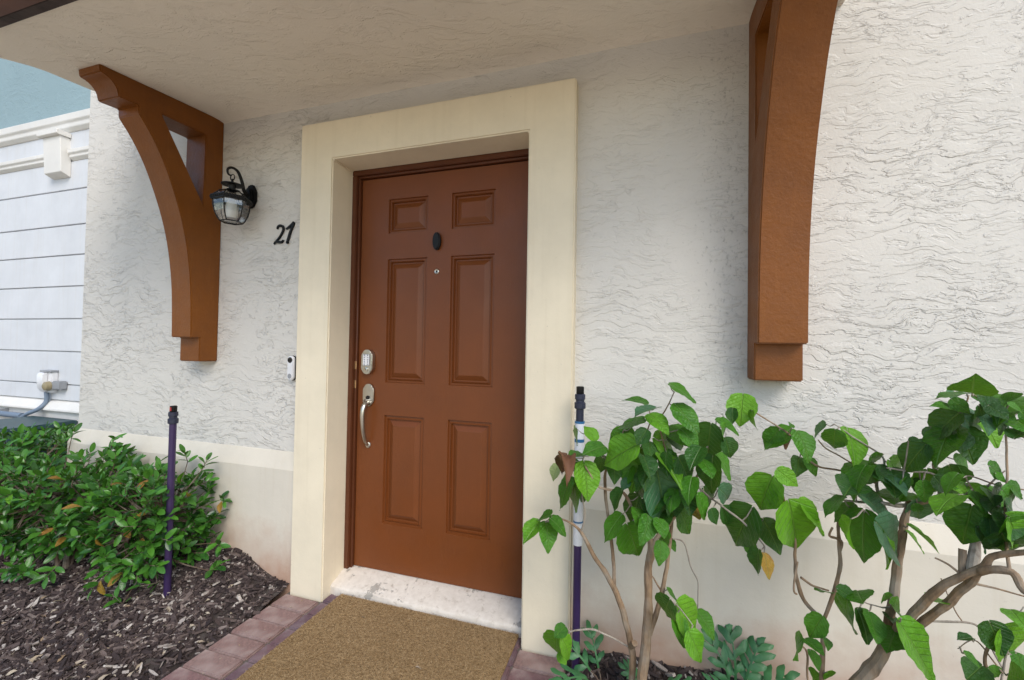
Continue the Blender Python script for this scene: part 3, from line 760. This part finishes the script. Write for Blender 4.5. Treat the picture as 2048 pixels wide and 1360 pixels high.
LS['b'] = [leaf_mesh('leaf', M['leaf_brown'], seed=i, fold=.7, droop=.7, twist=1.2, wave=.12) for i in range(3)]
def basis(d, n_):
    y = d.normalized(); z = (n_-y*n_.dot(y)).normalized(); x = y.cross(z); return Matrix((x, y, z)).transposed()
def place_leaf(root, base, tip, wr, key, rng):
    d = tip-base; L = d.length
    if L < 1e-4: return
    view = (CAM-base).normalized(); n_ = view-d.normalized()*view.dot(d.normalized())
    n_.normalize(); side = d.normalized().cross(n_)
    ratio = wr/.72; a = math.acos(min(1, ratio)) if ratio < 1 else rng.uniform(0, .25)
    s_ = 1 if side.z > 0 else -1
    n2 = n_*math.cos(a)+side*math.sin(a)*s_
    L *= 1.07; sx_ = L*max(1, min(1.35, ratio))
    o = link('leaf', rng.choice(LS[key]), root)
    m3 = basis(d, n2)
    o.matrix_basis = Matrix.Translation(base-root.location) @ m3.to_4x4() @ Matrix.Diagonal((sx_, L, L, 1))
    return o
K7 = lambda a, b_: (1020+a*.4557, 740+b_*.4557)
K8 = lambda a, b_: (1440+a*.4558, 740+b_*.4558)
def shrub(name, base, label, K_branches, leaves, seed, yb):
    """K_branches: (crop map, [(a,b,width px, y)...], material)"""
    rng = random.Random(seed)
    t = thing(name, base, label, 'shrub', 'broadleaf shrubs against the stucco wall')
    nodes = []
    for K, pts, mt in K_branches:
        P = [at(*K(a, b_), Y=y) for a, b_, w_, y in pts]
        W_ = [w_*.4557*.5*((p-CAM).dot(FW))/FPX for p, (_, _, w_, _) in zip(P, pts)]
        cpts = catmull(P, 5); rr = []
        for i in range(len(P)-1): rr += [W_[i]+(W_[i+1]-W_[i])*k/5 for k in range(5)]
        rr.append(W_[-1])
        cpts = [c_+noise.noise_vector(c_*22)*.0035*min(1, i/4) for i, c_ in enumerate(cpts)]
        rr = [r_*(1+.22*noise.noise(c_*40)) for r_, c_ in zip(rr, cpts)]
        MB().tube(cpts, rr, 9).build('stem' if W_[0] > .006 else 'twig', M[mt], t, smooth=True)
        nodes += list(zip(cpts, rr))
    for K, a, b_, c_, d_, w_, key in leaves:
        u, v = K(a, b_); u2, v2 = K(c_, d_)
        # attach to the twig that passes closest to the leaf's stalk end
        best = min(nodes, key=lambda q: (lambda pp: (pp[0]-u)**2+(pp[1]-v)**2)(px_of(q[0])))
        y = best[0].y+rng.uniform(-.07, .03)
        p = at(u, v, Y=max(-.9, min(-.21, y)))
        p2 = at(u2, v2, Y=max(-.95, min(-.20, p.y+rng.uniform(-.07, .05))))
        Lp = math.hypot(u2-u, v2-v); 
        place_leaf(t, p, p2, w_*.4557/max(Lp, 1), key, rng)
        mid = (best[0]+p)/2+Vector((0, 0, -.006))
        if (best[0]-p).length > .004: MB().tube([best[0], mid, p], [.0022, .0018, .0014], 5).build('leaf_stalk', M['twig'], t, smooth=True)
    return t
def px_of(X):
    d = X-CAM; z = d.dot(FW); return (1024+FPX*d.dot(RT)/z, 680-FPX*d.dot(UP)/z)

A = -.42
b1 = [
 (K7, [(572,1480,50,A),(580,1360,46,A),(605,1100,38,A),(605,900,36,A),(618,780,30,A),(600,690,20,A-.01),(555,640,14,A-.02)], 'bark'),
 (K7, [(618,790,24,A),(645,740,20,A),(688,690,16,A),(740,610,13,A-.02),(800,500,11,A-.02),(850,400,9,A-.03),(900,245,6,A-.03)], 'bark'),
 (K7, [(612,1160,26,A),(650,1040,22,A+.01),(672,960,20,A+.02),(695,800,17,A+.02),(708,690,14,A+.02),(715,560,10,A),(700,420,8,A),(655,240,6,A),(680,180,6,A),(722,95,5,A)], 'bark'),
 (K7, [(535,1480,30,A+.03),(535,1360,29,A+.03),(535,1240,29,A+.03),(500,1080,26,A+.03),(455,950,25,A+.03),(380,830,20,A+.02),(310,710,14,A+.01),(245,660,8,A),(185,645,6,A)], 'bark'),
 (K7, [(458,960,17,A+.03),(450,800,16,A+.04),(425,600,14,A+.04),(416,480,13,A+.04),(430,420,10,A+.03),(470,330,7,A+.02),(500,262,5,A+.02)], 'bark'),
 (K7, [(310,712,9,A+.01),(328,650,9,A),(325,590,7,A),(300,480,6,A-.01),(320,390,5,A-.02),(345,380,4,A-.02)], 'twig'),
 (K7, [(340,285,4,A),(385,318,5,A),(430,420,6,A+.02)], 'twig'),
 (K7, [(530,1220,9,A+.03),(430,1165,8,A),(330,1135,8,A-.02),(225,1165,6,A-.04)], 'twig'),
 (K7, [(530,590,16,A-.01),(500,540,14,A-.02),(450,528,13,A-.03),(385,508,8,A-.04),(330,420,5,A-.05)], 'bark'),
 (K7, [(600,690,14,A-.01),(620,600,13,A-.02),(600,420,10,A-.03),(590,320,8,A-.03),(612,230,6,A-.03),(612,160,4,A-.03)], 'bark'),
 (K7, [(812,470,9,A-.02),(830,520,9,A-.02),(905,580,8,A-.02),(1000,650,8,A-.03),(1070,710,8,A-.03),(1118,775,6,A-.03)], 'twig'),
 (K7, [(712,740,6,A+.02),(765,760,7,A+.04),(790,860,6,A+.05),(825,930,6,A+.06),(824,1025,5,A+.06)], 'twig'),
 (K7, [(668,975,9,A+.02),(640,930,8,A+.03),(625,905,6,A+.03)], 'bark'),
 (K7, [(660,1000,8,A),(700,1010,6,A-.04),(760,1060,5,A-.06),(800,1120,4,A-.07)], 'twig'),
 (K7, [(525,1215,22,A+.03),(545,1205,26,A-.0),(548,1198,24,A-.01)], 'bark'),
]
l1 = [(K7, *q) for q in [
 (700,62,820,122,34,'g'),(605,150,515,105,32,'g'),(640,165,555,190,26,'t'),(725,150,828,262,70,'g'),(590,215,468,250,45,'g'),(610,195,695,250,50,'l'),
 (520,265,430,325,78,'g'),(560,325,408,405,105,'l'),(415,335,330,355,48,'g'),(375,310,332,245,48,'l'),(290,255,285,330,20,'g'),(400,375,400,450,62,'d'),
 (320,372,260,375,20,'g'),(325,405,350,565,110,'l'),(305,405,268,440,42,'g'),(265,470,208,605,64,'g'),(292,490,245,628,76,'g'),(305,490,345,580,50,'d'),
 (575,405,525,530,110,'g'),(645,445,700,692,168,'t'),(635,300,790,400,90,'l'),(655,368,765,500,66,'l'),(740,385,800,500,85,'d'),(700,245,795,320,64,'g'),
 (720,480,745,592,75,'d'),(562,555,530,685,74,'d'),(490,635,405,738,68,'g'),(515,680,575,830,114,'g'),(605,640,605,755,64,'g'),(650,650,682,728,48,'g'),
 (660,752,672,850,58,'g'),(690,735,728,787,36,'g'),(745,615,795,717,58,'g'),(882,238,860,385,100,'d'),(905,222,1012,250,32,'g'),(925,250,968,302,26,'g'),
 (945,298,975,385,60,'d'),(905,358,982,470,44,'g'),(892,378,870,537,100,'d'),(850,520,905,617,68,'d'),(822,545,860,652,44,'g'),(882,610,910,677,48,'d'),
 (915,520,990,575,62,'t'),(930,600,968,682,54,'d'),(1062,605,972,767,128,'d'),
 (1112,655,1187,800,112,'d'),(1092,788,1070,897,62,'d'),(1115,805,1147,912,56,'y'),(1040,765,1078,797,42,'g'),
 (132,668,58,740,58,'l'),(155,668,187,777,68,'g'),(182,635,120,652,26,'g'),(175,652,257,706,44,'g'),
 (242,1125,198,1170,54,'g'),(207,1160,185,1277,80,'l'),(225,1175,285,1267,62,'l'),(215,1240,245,1290,50,'l'),
 (700,1008,655,1090,64,'d'),(735,1025,852,1178,114,'l'),(820,1058,912,1160,62,'g'),(720,1075,772,1212,74,'g'),(785,1150,862,1292,108,'l'),(690,962,742,1010,20,'g'),
 (252,372,215,450,60,'b'),(240,385,258,450,46,'b'),(212,415,182,482,48,'p'),
 (600,262,560,325,62,'d'),(612,330,590,402,62,'d'),(690,300,770,330,50,'d'),(680,520,640,600,70,'d'),(560,470,600,560,60,'d'),(770,520,800,620,60,'d'),(750,260,830,330,60,'g'),(520,480,490,520,40,'t'),(800,470,770,560,60,'g'),(690,700,650,770,50,'g'),
 (838,340,790,420,60,'d'),(700,560,735,660,60,'d'),(640,570,600,640,55,'d'),(800,590,830,640,40,'y')]]
rf = random.Random(44)
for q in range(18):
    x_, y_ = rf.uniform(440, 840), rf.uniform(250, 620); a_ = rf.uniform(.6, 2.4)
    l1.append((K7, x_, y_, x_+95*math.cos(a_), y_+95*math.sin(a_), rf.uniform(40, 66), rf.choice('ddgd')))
shrub('broadleaf_shrub', (1.45, A, -.09), 'leafy broadleaf shrub with three tan stems beside the white sleeved pipe', b1, l1, 3, A)
B = -.46
b3 = [
 (K8, [(450,1480,20,B),(450,1360,20,B),(450,1130,20,B),(430,1080,18,B),(370,1010,17,B+.01),(340,930,16,B+.01),(330,830,13,B),(325,740,10,B),(280,560,7,B-.02),(240,450,6,B-.02)], 'bark'),
 (K8, [(450,1110,16,B),(500,980,17,B+.03),(525,850,16,B+.04),(520,730,14,B+.04),(520,650,12,B+.04)], 'bark'),
 (K8, [(355,910,11,B+.01),(410,945,9,B+.02),(475,968,7,B+.03)], 'bark'),
 (K8, [(528,790,12,B+.04),(530,750,12,B+.03),(478,725,10,B+.02),(490,690,9,B+.02)], 'bark'),
 (K8, [(388,1480,9,B-.03),(385,1360,9,B-.03),(380,1240,8,B-.03),(350,1205,6,B-.04)], 'bark'),
 (K8, [(520,655,8,B+.04),(590,600,6,B+.02),(660,650,5,B)], 'twig'),
 (K8, [(340,840,9,B),(325,960,8,B-.02),(340,985,8,B-.02)], 'bark'),
]
l3 = [(K7, *q) for q in [(1150,468,1085,612,132,'l')]]+[(K8, *q) for q in [
 (250,438,345,505,82,'l'),(242,500,235,602,48,'d'),(300,578,362,797,148,'l'),(350,575,467,715,58,'l'),(255,640,302,722,48,'d'),(260,540,230,600,50,'y'),
 (448,1080,392,1170,76,'g'),(362,1185,290,1247,42,'g'),(372,1180,452,1240,42,'g'),(395,1228,436,1312,44,'g'),(470,1325,497,1362,54,'l'),(440,1345,395,1362,40,'g'),
 (440,972,482,962,14,'g'),(460,1170,490,1215,14,'g'),(590,590,495,652,62,'g'),(535,552,450,622,38,'g')]]
shrub('broadleaf_shrub', (1.72, B, -.09), 'sparse broadleaf shrub with two bare forked stems between the fuller shrubs', b3, l3, 5, B)
D = -.52
b2 = [
 (K8, [(520,1480,64,D),(620,1360,58,D),(720,1220,48,D),(760,1000,36,D+.03),(780,850,33,D+.05),(800,700,30,D+.07),(820,620,27,D+.08),(835,570,22,D+.08)], 'bark'),
 (K8, [(835,590,14,D+.08),(785,592,18,D+.07),(700,580,14,D+.06),(600,578,10,D+.05),(500,568,7,D+.04)], 'twig'),
 (K8, [(825,600,16,D+.08),(860,582,16,D+.07),(900,580,15,D+.06),(960,545,14,D+.05),(955,480,12,D+.05),(935,420,9,D+.05),(955,370,7,D+.05),(1040,250,7,D+.04),(1090,110,5,D+.04)], 'bark'),
 (K8, [(765,700,15,D+.06),(720,600,14,D+.08),(690,490,12,D+.10),(720,395,8,D+.10),(640,330,7,D+.10),(500,238,5,D+.10)], 'twig'),
 (K8, [(690,500,9,D+.10),(590,455,8,D+.12),(540,442,8,D+.13),(440,425,8,D+.14),(370,380,9,D+.15),(310,290,8,D+.16),(250,245,7,D+.16),(145,178,5,D+.16)], 'bark'),
 (K8, [(690,470,7,D+.11),(590,412,7,D+.12),(480,352,6,D+.13),(430,305,5,D+.13)], 'bark'),
 (K8, [(960,545,9,D+.05),(940,462,10,D+.03),(830,445,9,D+.03),(735,430,6,D+.03)], 'twig'),
 (K8, [(720,1225,40,D),(745,1190,40,D-.02),(830,1090,38,D-.05),(960,960,34,D-.10),(1050,910,32,D-.13),(1150,868,30,D-.16),(1200,820,26,D-.18),(1334,800,22,D-.22),(1440,770,18,D-.26)], 'bark'),
 (K8, [(760,1180,34,D),(830,1150,34,D-.03),(900,1105,34,D-.05),(1030,990,33,D-.09),(1110,920,32,D-.13),(1165,875,34,D-.17),(1280,890,32,D-.20),(1340,970,30,D-.23),(1440,1010,26,D-.26)], 'bark'),
 (K8, [(1058,910,24,D-.13),(1066,850,26,D-.12),(1067,788,28,D-.11)], 'bark'),
 (K8, [(1100,890,30,D-.14),(1118,830,38,D-.12),(1125,760,34,D-.10),(1130,560,10,D-.08),(1180,500,8,D-.08),(1250,440,5,D-.08)], 'twig'),
 (K8, [(1055,895,12,D-.13),(1010,855,9,D-.12),(945,825,8,D-.11)], 'bark'),
 (K8, [(1110,935,10,D-.13),(1200,955,8,D-.14),(1334,992,7,D-.16),(1440,1020,6,D-.18)], 'bark'),
 (K8, [(880,1105,8,D-.04),(980,1105,10,D-.02),(1080,1110,10,D),(1150,1150,8,D),(1240,1310,6,D)], 'twig'),
 (K8, [(970,915,5,D+.08),(1020,1030,5,D+.09),(1062,1102,5,D+.09)], 'bark'),
 (K8, [(1130,560,7,D-.08),(1085,468,6,D-.08),(1210,500,7,D-.09),(1334,525,6,D-.10)], 'bark'),
 (K8, [(1270,880,14,D-.20),(1250,640,10,D-.14),(1260,420,9,D-.10),(1250,262,8,D-.08),(1190,170,6,D-.07),(1110,105,4,D-.07)], 'bark'),
 (K8, [(1250,262,9,D-.08),(1334,292,10,D-.10),(1440,310,9,D-.12)], 'twig'),
 (K8, [(745,1040,9,D+.02),(700,1040,6,D+.0),(640,1020,5,D-.02),(590,985,4,D-.02)], 'twig'),
 (K8, [(770,1120,8,D-.02),(790,1100,6,D-.10),(800,1090,5,D-.13)], 'twig'),
 (K8, [(690,800,8,D+.05),(660,650,5,D+.02),(630,610,4,D+.0)], 'twig'),
]
l2 = [(K7, *q) for q in [(1022,108,1010,237,108,'l'),(978,168,975,232,44,'d'),(1062,178,1055,257,28,'g'),(1180,260,1120,342,74,'g')]]+[(K8, *q) for q in [
 (312,258,200,337,78,'g'),(335,268,417,372,62,'g'),(318,275,322,330,40,'b'),(315,252,312,222,18,'g'),(345,383,345,457,48,'d'),(372,383,437,452,46,'g'),
 (465,238,400,307,30,'t'),(505,262,495,357,74,'g'),(558,258,615,412,78,'l'),
 (702,428,545,497,92,'g'),(662,378,707,422,42,'g'),(738,428,772,547,84,'d'),(745,398,832,552,74,'l'),(592,488,558,532,62,'d'),
 (598,540,792,642,74,'t'),(632,618,618,832,138,'g'),(572,655,550,772,34,'l'),(685,668,848,847,124,'t'),(700,738,767,870,38,'l'),
 (908,438,930,567,98,'g'),(945,480,1122,560,64,'l'),(958,428,1012,492,28,'l'),(1005,418,1042,512,98,'d'),(1030,393,1132,472,44,'g'),(1075,498,1162,592,74,'l'),
 (1045,548,938,582,34,'l'),(1000,588,1032,692,48,'l'),(1105,598,1062,767,138,'g'),(1130,688,1187,802,48,'t'),(1168,508,1252,607,64,'g'),(1238,528,1322,607,54,'g'),
 (1208,453,1257,490,28,'g'),(1265,503,1334,562,34,'g'),(1168,598,1297,712,74,'t'),(1258,638,1344,792,84,'l'),(1238,718,1292,832,104,'d'),(1262,598,1340,652,44,'d'),
 (1052,188,903,302,114,'d'),(1022,248,928,372,94,'g'),(1038,248,1122,387,98,'d'),(1068,208,1197,352,94,'t'),(1018,128,1147,172,54,'t'),(1082,102,953,104,16,'g'),
 (1105,100,1106,68,44,'g'),(1020,167,953,140,20,'g'),(1108,113,1217,157,44,'g'),(1128,198,1242,322,74,'l'),(1188,168,1292,252,64,'t'),(1225,152,1312,103,34,'g'),
 (1268,155,1344,172,28,'g'),(902,328,798,442,104,'d'),(828,305,882,312,30,'d'),(868,308,932,392,64,'t'),(850,588,887,632,44,'g'),(782,528,768,572,44,'g'),
 (512,958,602,1012,64,'d'),(557,1008,530,1152,70,'g'),(602,1048,672,1197,74,'d'),(735,1068,812,1157,44,'d'),(785,1108,962,1362,132,'l'),(768,1138,740,1222,64,'g'),
 (748,1028,812,1062,44,'l'),(930,1012,992,1004,28,'l'),(602,968,622,1007,48,'g'),(652,1060,700,1190,60,'g'),(720,985,745,1030,30,'g'),
 (825,682,970,782,16,'l'),(818,708,902,797,16,'l'),(1290,300,1340,250,40,'d'),(1240,190,1300,220,40,'g'),(960,590,1000,640,50,'g'),(880,480,850,530,40,'d'),(1090,640,1150,690,60,'d'),
 (640,420,560,520,60,'g'),(1180,420,1250,470,40,'g')]]
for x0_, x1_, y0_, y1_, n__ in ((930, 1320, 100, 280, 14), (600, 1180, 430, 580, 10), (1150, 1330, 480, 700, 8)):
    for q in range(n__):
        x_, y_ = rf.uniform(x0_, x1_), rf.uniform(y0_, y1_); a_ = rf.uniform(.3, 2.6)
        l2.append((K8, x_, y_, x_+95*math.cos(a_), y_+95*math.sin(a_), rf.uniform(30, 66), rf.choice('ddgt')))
shrub('broadleaf_shrub', (1.90, D, -.09), 'gnarled broadleaf shrub with thick pruned limbs against the white wall', b2, l2, 9, D)
E_ = -.62
b4 = [
 (K8, [(1175,1500,14,E_),(1170,1360,14,E_),(1166,1240,13,E_),(1195,1170,9,E_),(1240,1120,6,E_)], 'bark'),
 (K8, [(1240,1500,10,E_+.02),(1240,1360,9,E_+.02),(1252,1265,8,E_+.02),(1290,1120,7,E_),(1334,1040,5,E_)], 'twig'),
 (K8, [(1240,1330,7,E_),(1180,1250,6,E_),(1120,1185,5,E_),(1045,1225,4,E_)], 'bark'),
]
l4 = [(K8, *q) for q in [(1182,1105,1252,1258,124,'d'),(1238,1135,1345,1302,114,'l'),(1107,1175,1045,1180,28,'d'),(1275,1052,1342,1112,54,'l'),(1072,1243,1152,1292,34,'g'),
 (1150,1298,1088,1352,94,'d'),(1178,1308,1242,1362,74,'g'),(1268,1333,1322,1357,54,'g'),(1300,1240,1344,1330,60,'g')]]
shrub('broadleaf_shrub', (2.02, E_, -.09), 'small low broadleaf shrub sprouting beneath the thick pruned limbs', b4, l4, 11, E_)

# ------------------------------------------------------------------ ferns with lobed fronds
def frond_mesh(seed, lobes=4):
    """frond cut nearly to the midrib into broad wavy lobes, in pairs, with an end lobe"""
    rg = random.Random(seed); vv = []; ff = []
    zc = lambda t: .22*math.sin(t*2.3)-.16*t*t
    N = 14
    for i in range(N+1):
        t = i/N
        for s in (-1, 0, 1): vv.append((.030*s*(1-.6*t), t*.86, zc(t)-.004*abs(s)))
    for i in range(N):
        for k in range(2): a = i*3+k; ff.append((a, a+1, a+4, a+3))
    def lobe(p0, d, L, w_):
        b_ = len(vv); q = Vector((-d.y, d.x, 0)); n_ = 7
        for i in range(n_+1):
            t = i/n_; hw = w_*(.62+.38*math.sin(math.pi*t))*(1 if t < .75 else math.sqrt(max(.02, 1-((t-.75)/.25)**2)))
            wv = .02*math.sin(t*9+seed)
            for s in (-1, 0, 1):
                c_ = p0+d*L*t+q*(hw*s+wv*.6)
                vv.append((c_.x, c_.y, p0.z-.10*L*t*t*3+.018*s*math.sin(t*8+seed*2)-.02*abs(s)))
        for i in range(n_):
            for k in range(2): a = b_+i*3+k; ff.append((a, a+1, a+4, a+3))
    for j in range(lobes):
        t = .14+.66*j/(lobes-1)
        for s in (-1, 1):
            tt = t+(.05 if s > 0 else 0); L = (.30+.12*math.sin(math.pi*t))*rg.uniform(.85, 1.15)
            d = Vector((s*math.cos(.6+.35*t), math.sin(.6+.35*t), 0))
            lobe(Vector((0, tt*.86, zc(tt)-.003)), d, L, .074*rg.uniform(.85, 1.2))
    lobe(Vector((0, .84, zc(.97))), Vector((rg.uniform(-.2, .2), 1, 0)).normalized(), .34, .075)
    return mesh('frond', vv, ff, M['fern'], True)
FR = [frond_mesh(i, 3+i % 2) for i in range(5)]
def fern(base, specs, label):
    t = thing('lobed_fern', base, label, 'fern', 'ferns at the foot of the wall')
    rg = random.Random(len(specs)); st = MB()
    for az, el, L in specs:
        d = Vector((math.cos(R(az))*math.cos(R(el)), math.sin(R(az))*math.cos(R(el)), math.sin(R(el))))
        p0 = Vector(base)+Vector((0, 0, .005)); p1 = p0+d*L*.35+Vector((0, 0, L*.1))
        st.tube([p0, p0.lerp(p1, .5)+Vector((0, 0, .01)), p1], [.003, .0025, .002], 5)
        n_ = Vector((0, -.6, 1))
        o = link('frond', rg.choice(FR), t)
        o.matrix_basis = Matrix.Translation(p1-Vector(base)) @ basis(d, n_).to_4x4() @ Matrix.Diagonal((L, L, L, 1))
    st.build('stalks', M['hstem'], t, smooth=True)
fern((1.30, -.30, -.075), [(170, 35, .15), (225, 22, .16), (275, 25, .17), (120, 50, .13), (310, 12, .15)], 'blue green lobed fern beside the purple riser pipe')
fern((1.47, -.27, -.075), [(255, 18, .12), (310, 22, .13), (340, 30, .12), (200, 40, .10)], 'low lobed fern behind the tan shrub stems')
fern((1.755, -.235, -.07), [(160, 62, .15), (100, 70, .165), (40, 58, .16), (5, 35, .15), (300, 22, .13), (215, 35, .12)], 'upright lobed fern alone against the stained plinth')

# ------------------------------------------------------------------ hedge
HL = [leaf_mesh('leaf', M['hleaf'], rows=6, wid=.215, fold=random.uniform(.05, .3), droop=random.uniform(.0, .35), teeth=0, twist=random.uniform(-.3, .3), shape='oval', wave=.015, seed=i) for i in range(5)]
HLY = [leaf_mesh('leaf', M[q], rows=6, wid=.2, fold=.3, droop=.3, teeth=0, twist=.4, shape='oval', wave=.03, seed=i) for i, q in enumerate(('leaf_yellow', 'leaf_light'))]
HLG = [([v.co.copy() for v in me.vertices], [tuple(p.vertices) for p in me.polygons]) for me in HL]
def hedge(base, cen, rad, label, seed, ntip, extra=()):
    rg = random.Random(seed); base = Vector(base)
    t = thing('hedge_shrub', base, label, 'shrub', 'clipped hedge along the wall')
    twigs = MB(); leaves = []
    mains = []
    for k in range(7):
        a = rg.uniform(0, 6.28); r_ = rg.uniform(.1, .55)
        top = Vector((cen[0]+math.cos(a)*rad[0]*r_, cen[1]+math.sin(a)*rad[1]*r_, cen[2]+rg.uniform(-.1, .1)))
        foot = base+Vector((rg.uniform(-.25, .25)*rad[0], rg.uniform(-.2, .2)*rad[1], -.01))
        mid = foot.lerp(top, .5)+Vector((rg.uniform(-.04, .04), rg.uniform(-.04, .04), .03))
        pts = catmull([foot, mid, top], 4); MB().tube(pts, [.011-.006*i/len(pts) for i in range(len(pts))], 7).build('stem', M['hstem'], t, smooth=True); mains += pts[3:]
    tips = []
    while len(tips) < ntip:
        # points in a box with rounded edges, denser towards its skin
        q = Vector((rg.uniform(-1, 1), rg.uniform(-1, 1), rg.uniform(-1, 1)))
        f = (abs(q.x)**4+abs(q.y)**4+abs(q.z)**4)**.25
        if f < .45 or f > 1: continue
        if rg.random() > (f*1.05)**2: continue
        p = Vector((cen[0]+q.x*rad[0], cen[1]+q.y*rad[1], cen[2]+q.z*rad[2]))
        p.z += .05*noise.noise(p*4)
        if p.y > -.17 and p.x > XL-.05: continue
        if p.z < mulch_l(p.x, p.y)+.02: continue
        out_ = Vector((q.x**3, q.y**3, q.z**3+.25)).normalized()
        tips.append((p, out_))
    tips += [(Vector(p), Vector(d).normalized()) for p, d in extra]
    for p, out_ in tips:
        mn = min(mains, key=lambda q: (q-p).length+rg.uniform(0, .1))
        d = (out_+Vector((rg.gauss(0, .4), rg.gauss(0, .4), rg.gauss(0, .3)))).normalized()
        twigs.tube([mn, mn.lerp(p-d*.07, .55)+Vector((0, 0, -.012)), p-d*.07, p], [.0032, .0026, .002, .0012], 4)
        nl = rg.randint(5, 9)
        for k in range(nl):
            s = k/nl; o = p-d*.075*(1-s)
            a = k*2.4+rg.uniform(-.5, .5); n1 = d.orthogonal().normalized(); n2 = d.cross(n1)
            side = n1*math.cos(a)+n2*math.sin(a)
            ld = (side*(1.15-s*.7)+d*(.35+.8*s)+Vector((0, 0, .05))).normalized()
            up_ = (Vector((0, -.25, 1))+d*.4+Vector((rg.gauss(0, .4), rg.gauss(0, .4), 0)))
            L = rg.uniform(.038, .072)
            m4 = Matrix.Translation(o) @ basis(ld, up_).to_4x4() @ Matrix.Diagonal((L*1.02, L, L, 1))
            leaves.append((m4, rg.randrange(5), L/((o-CAM).length)*(1.3 if out_.dot((CAM-p).normalized()) > .2 else .7)))
    tag(twigs.build('twigs', M['hstem'], t, smooth=True), kind='stuff')
    leaves.sort(key=lambda q: -q[2])
    for m4, k, _ in leaves[:290]:
        o = link('leaf', HLY[k % 2] if rg.random() < .045 else HL[k], t); o.matrix_basis = Matrix.Translation(-base) @ m4
    rest = MB()
    for m4, k, _ in leaves[290:]:
        rest.add([m4 @ v-base for v in HLG[k][0]], HLG[k][1])
    tag(link('foliage', mesh('foliage', rest.v, rest.f, M['hleaf'], True), t), kind='stuff')
    return t
ex = [((.0, 0, 0), (0, 0, 1))]
hedge((-.98, -.36, mulch_l(-.98, -.36)), (-.98, -.36, .26), (.30, .22, .26), 'clipped glossy hedge shrub around the plain purple riser', 21, 210,
      [((-.70, -.24, .45), (1, 0, .6)), ((-.64, -.22, .33), (1, -.2, .3)), ((-.60, -.26, .12), (1, -.3, .2)), ((-.56, -.3, .06), (1, -.3, .3)), ((-.66, -.3, .25), (1, -.4, .1)), ((-.78, -.52, .03), (.4, -1, .2)), ((-.88, -.56, .0), (0, -1, .1)), ((-.95, -.6, .03), (0, -1, .2)), ((-.72, -.25, .56), (.4, 0, 1)), ((-.9, -.25, .58), (0, 0, 1))])
hedge((-1.52, -.42, mulch_l(-1.52, -.42)), (-1.52, -.40, .29), (.32, .25, .27), 'clipped glossy hedge shrub in the middle of the hedge', 22, 230,
      [((-1.60, -.60, .0), (-.2, -1, .2)), ((-1.50, -.62, .0), (.1, -1, .1)), ((-1.42, -.62, .02), (.2, -1, .2)), ((-1.55, -.58, .05), (0, -1, .4)), ((-1.30, -.60, .01), (.3, -1, .2)), ((-1.35, -.3, .63), (.1, .1, 1)), ((-1.7, -.3, .64), (-.1, .1, 1))])
hedge((-2.15, -.36, mulch_l(-2.15, -.36)), (-2.18, -.30, .29), (.38, .40, .28), 'clipped glossy hedge shrub at the corner of the house', 23, 260)
hedge((-2.75, .0, mulch_l(-2.75, .0)), (-2.75, -.05, .26), (.36, .40, .25), 'clipped glossy hedge shrub in front of the utility cabinet', 24, 220)

# ------------------------------------------------------------------ litter on the mulch, mat and paving
LM = [leaf_mesh('dry_leaf', M['litter'], rows=5, wid=.2, fold=.3, droop=.4, teeth=0, twist=.8, shape='oval', wave=.05, seed=i) for i in range(4)]
def litter(x, y, z, L, label, grp):
    o = link('dry_leaf', random.choice(LM)); o.location = (x, y, z)
    o.rotation_euler = (random.uniform(-.25, .25), random.uniform(-.3, .3), random.uniform(0, 6.28)); o.scale = (L, L, L)
    return tag(o, label, 'leaf', grp)
for i in range(110):
    x, y = random.uniform(-1.35, -.32), random.uniform(-1.0, -.28)
    lb, gp_ = ('pale dry leaf on the mulch along the brick edging', 'dry leaves along the edging') if x > -.5 else (('pale dry leaf on the mulch at the foot of the hedge', 'dry leaves by the hedge') if y > -.6 else ('pale dry leaf on the open mulch before the hedge', 'dry leaves on the open mulch'))
    litter(x, y, mulch_l(x, y)+.016, random.choice((.018, .022, .03, .045)), lb, gp_)
for i in range(14):
    x, y = random.uniform(1.25, 2.1), random.uniform(-.5, -.2)
    litter(x, y, mulch_r(x, y)+.016, random.choice((.02, .03)), 'pale dry leaf under the broadleaf shrubs', 'dry leaves under the shrubs')
for i in range(16):
    x, y = random.uniform(-.25, -.05), random.uniform(-1.0, -.2)
    litter(x, y, GND+.003, random.choice((.008, .012, .016)), 'small dry flake lying on the brick edging', 'dry flakes on the edging')
for x, y in ((.24, -.26), (.62, -.44)):
    litter(x, y, GND+.0265, .024, 'tiny pale dry leaf lying on the coir doormat', 'dry leaves on the doormat')
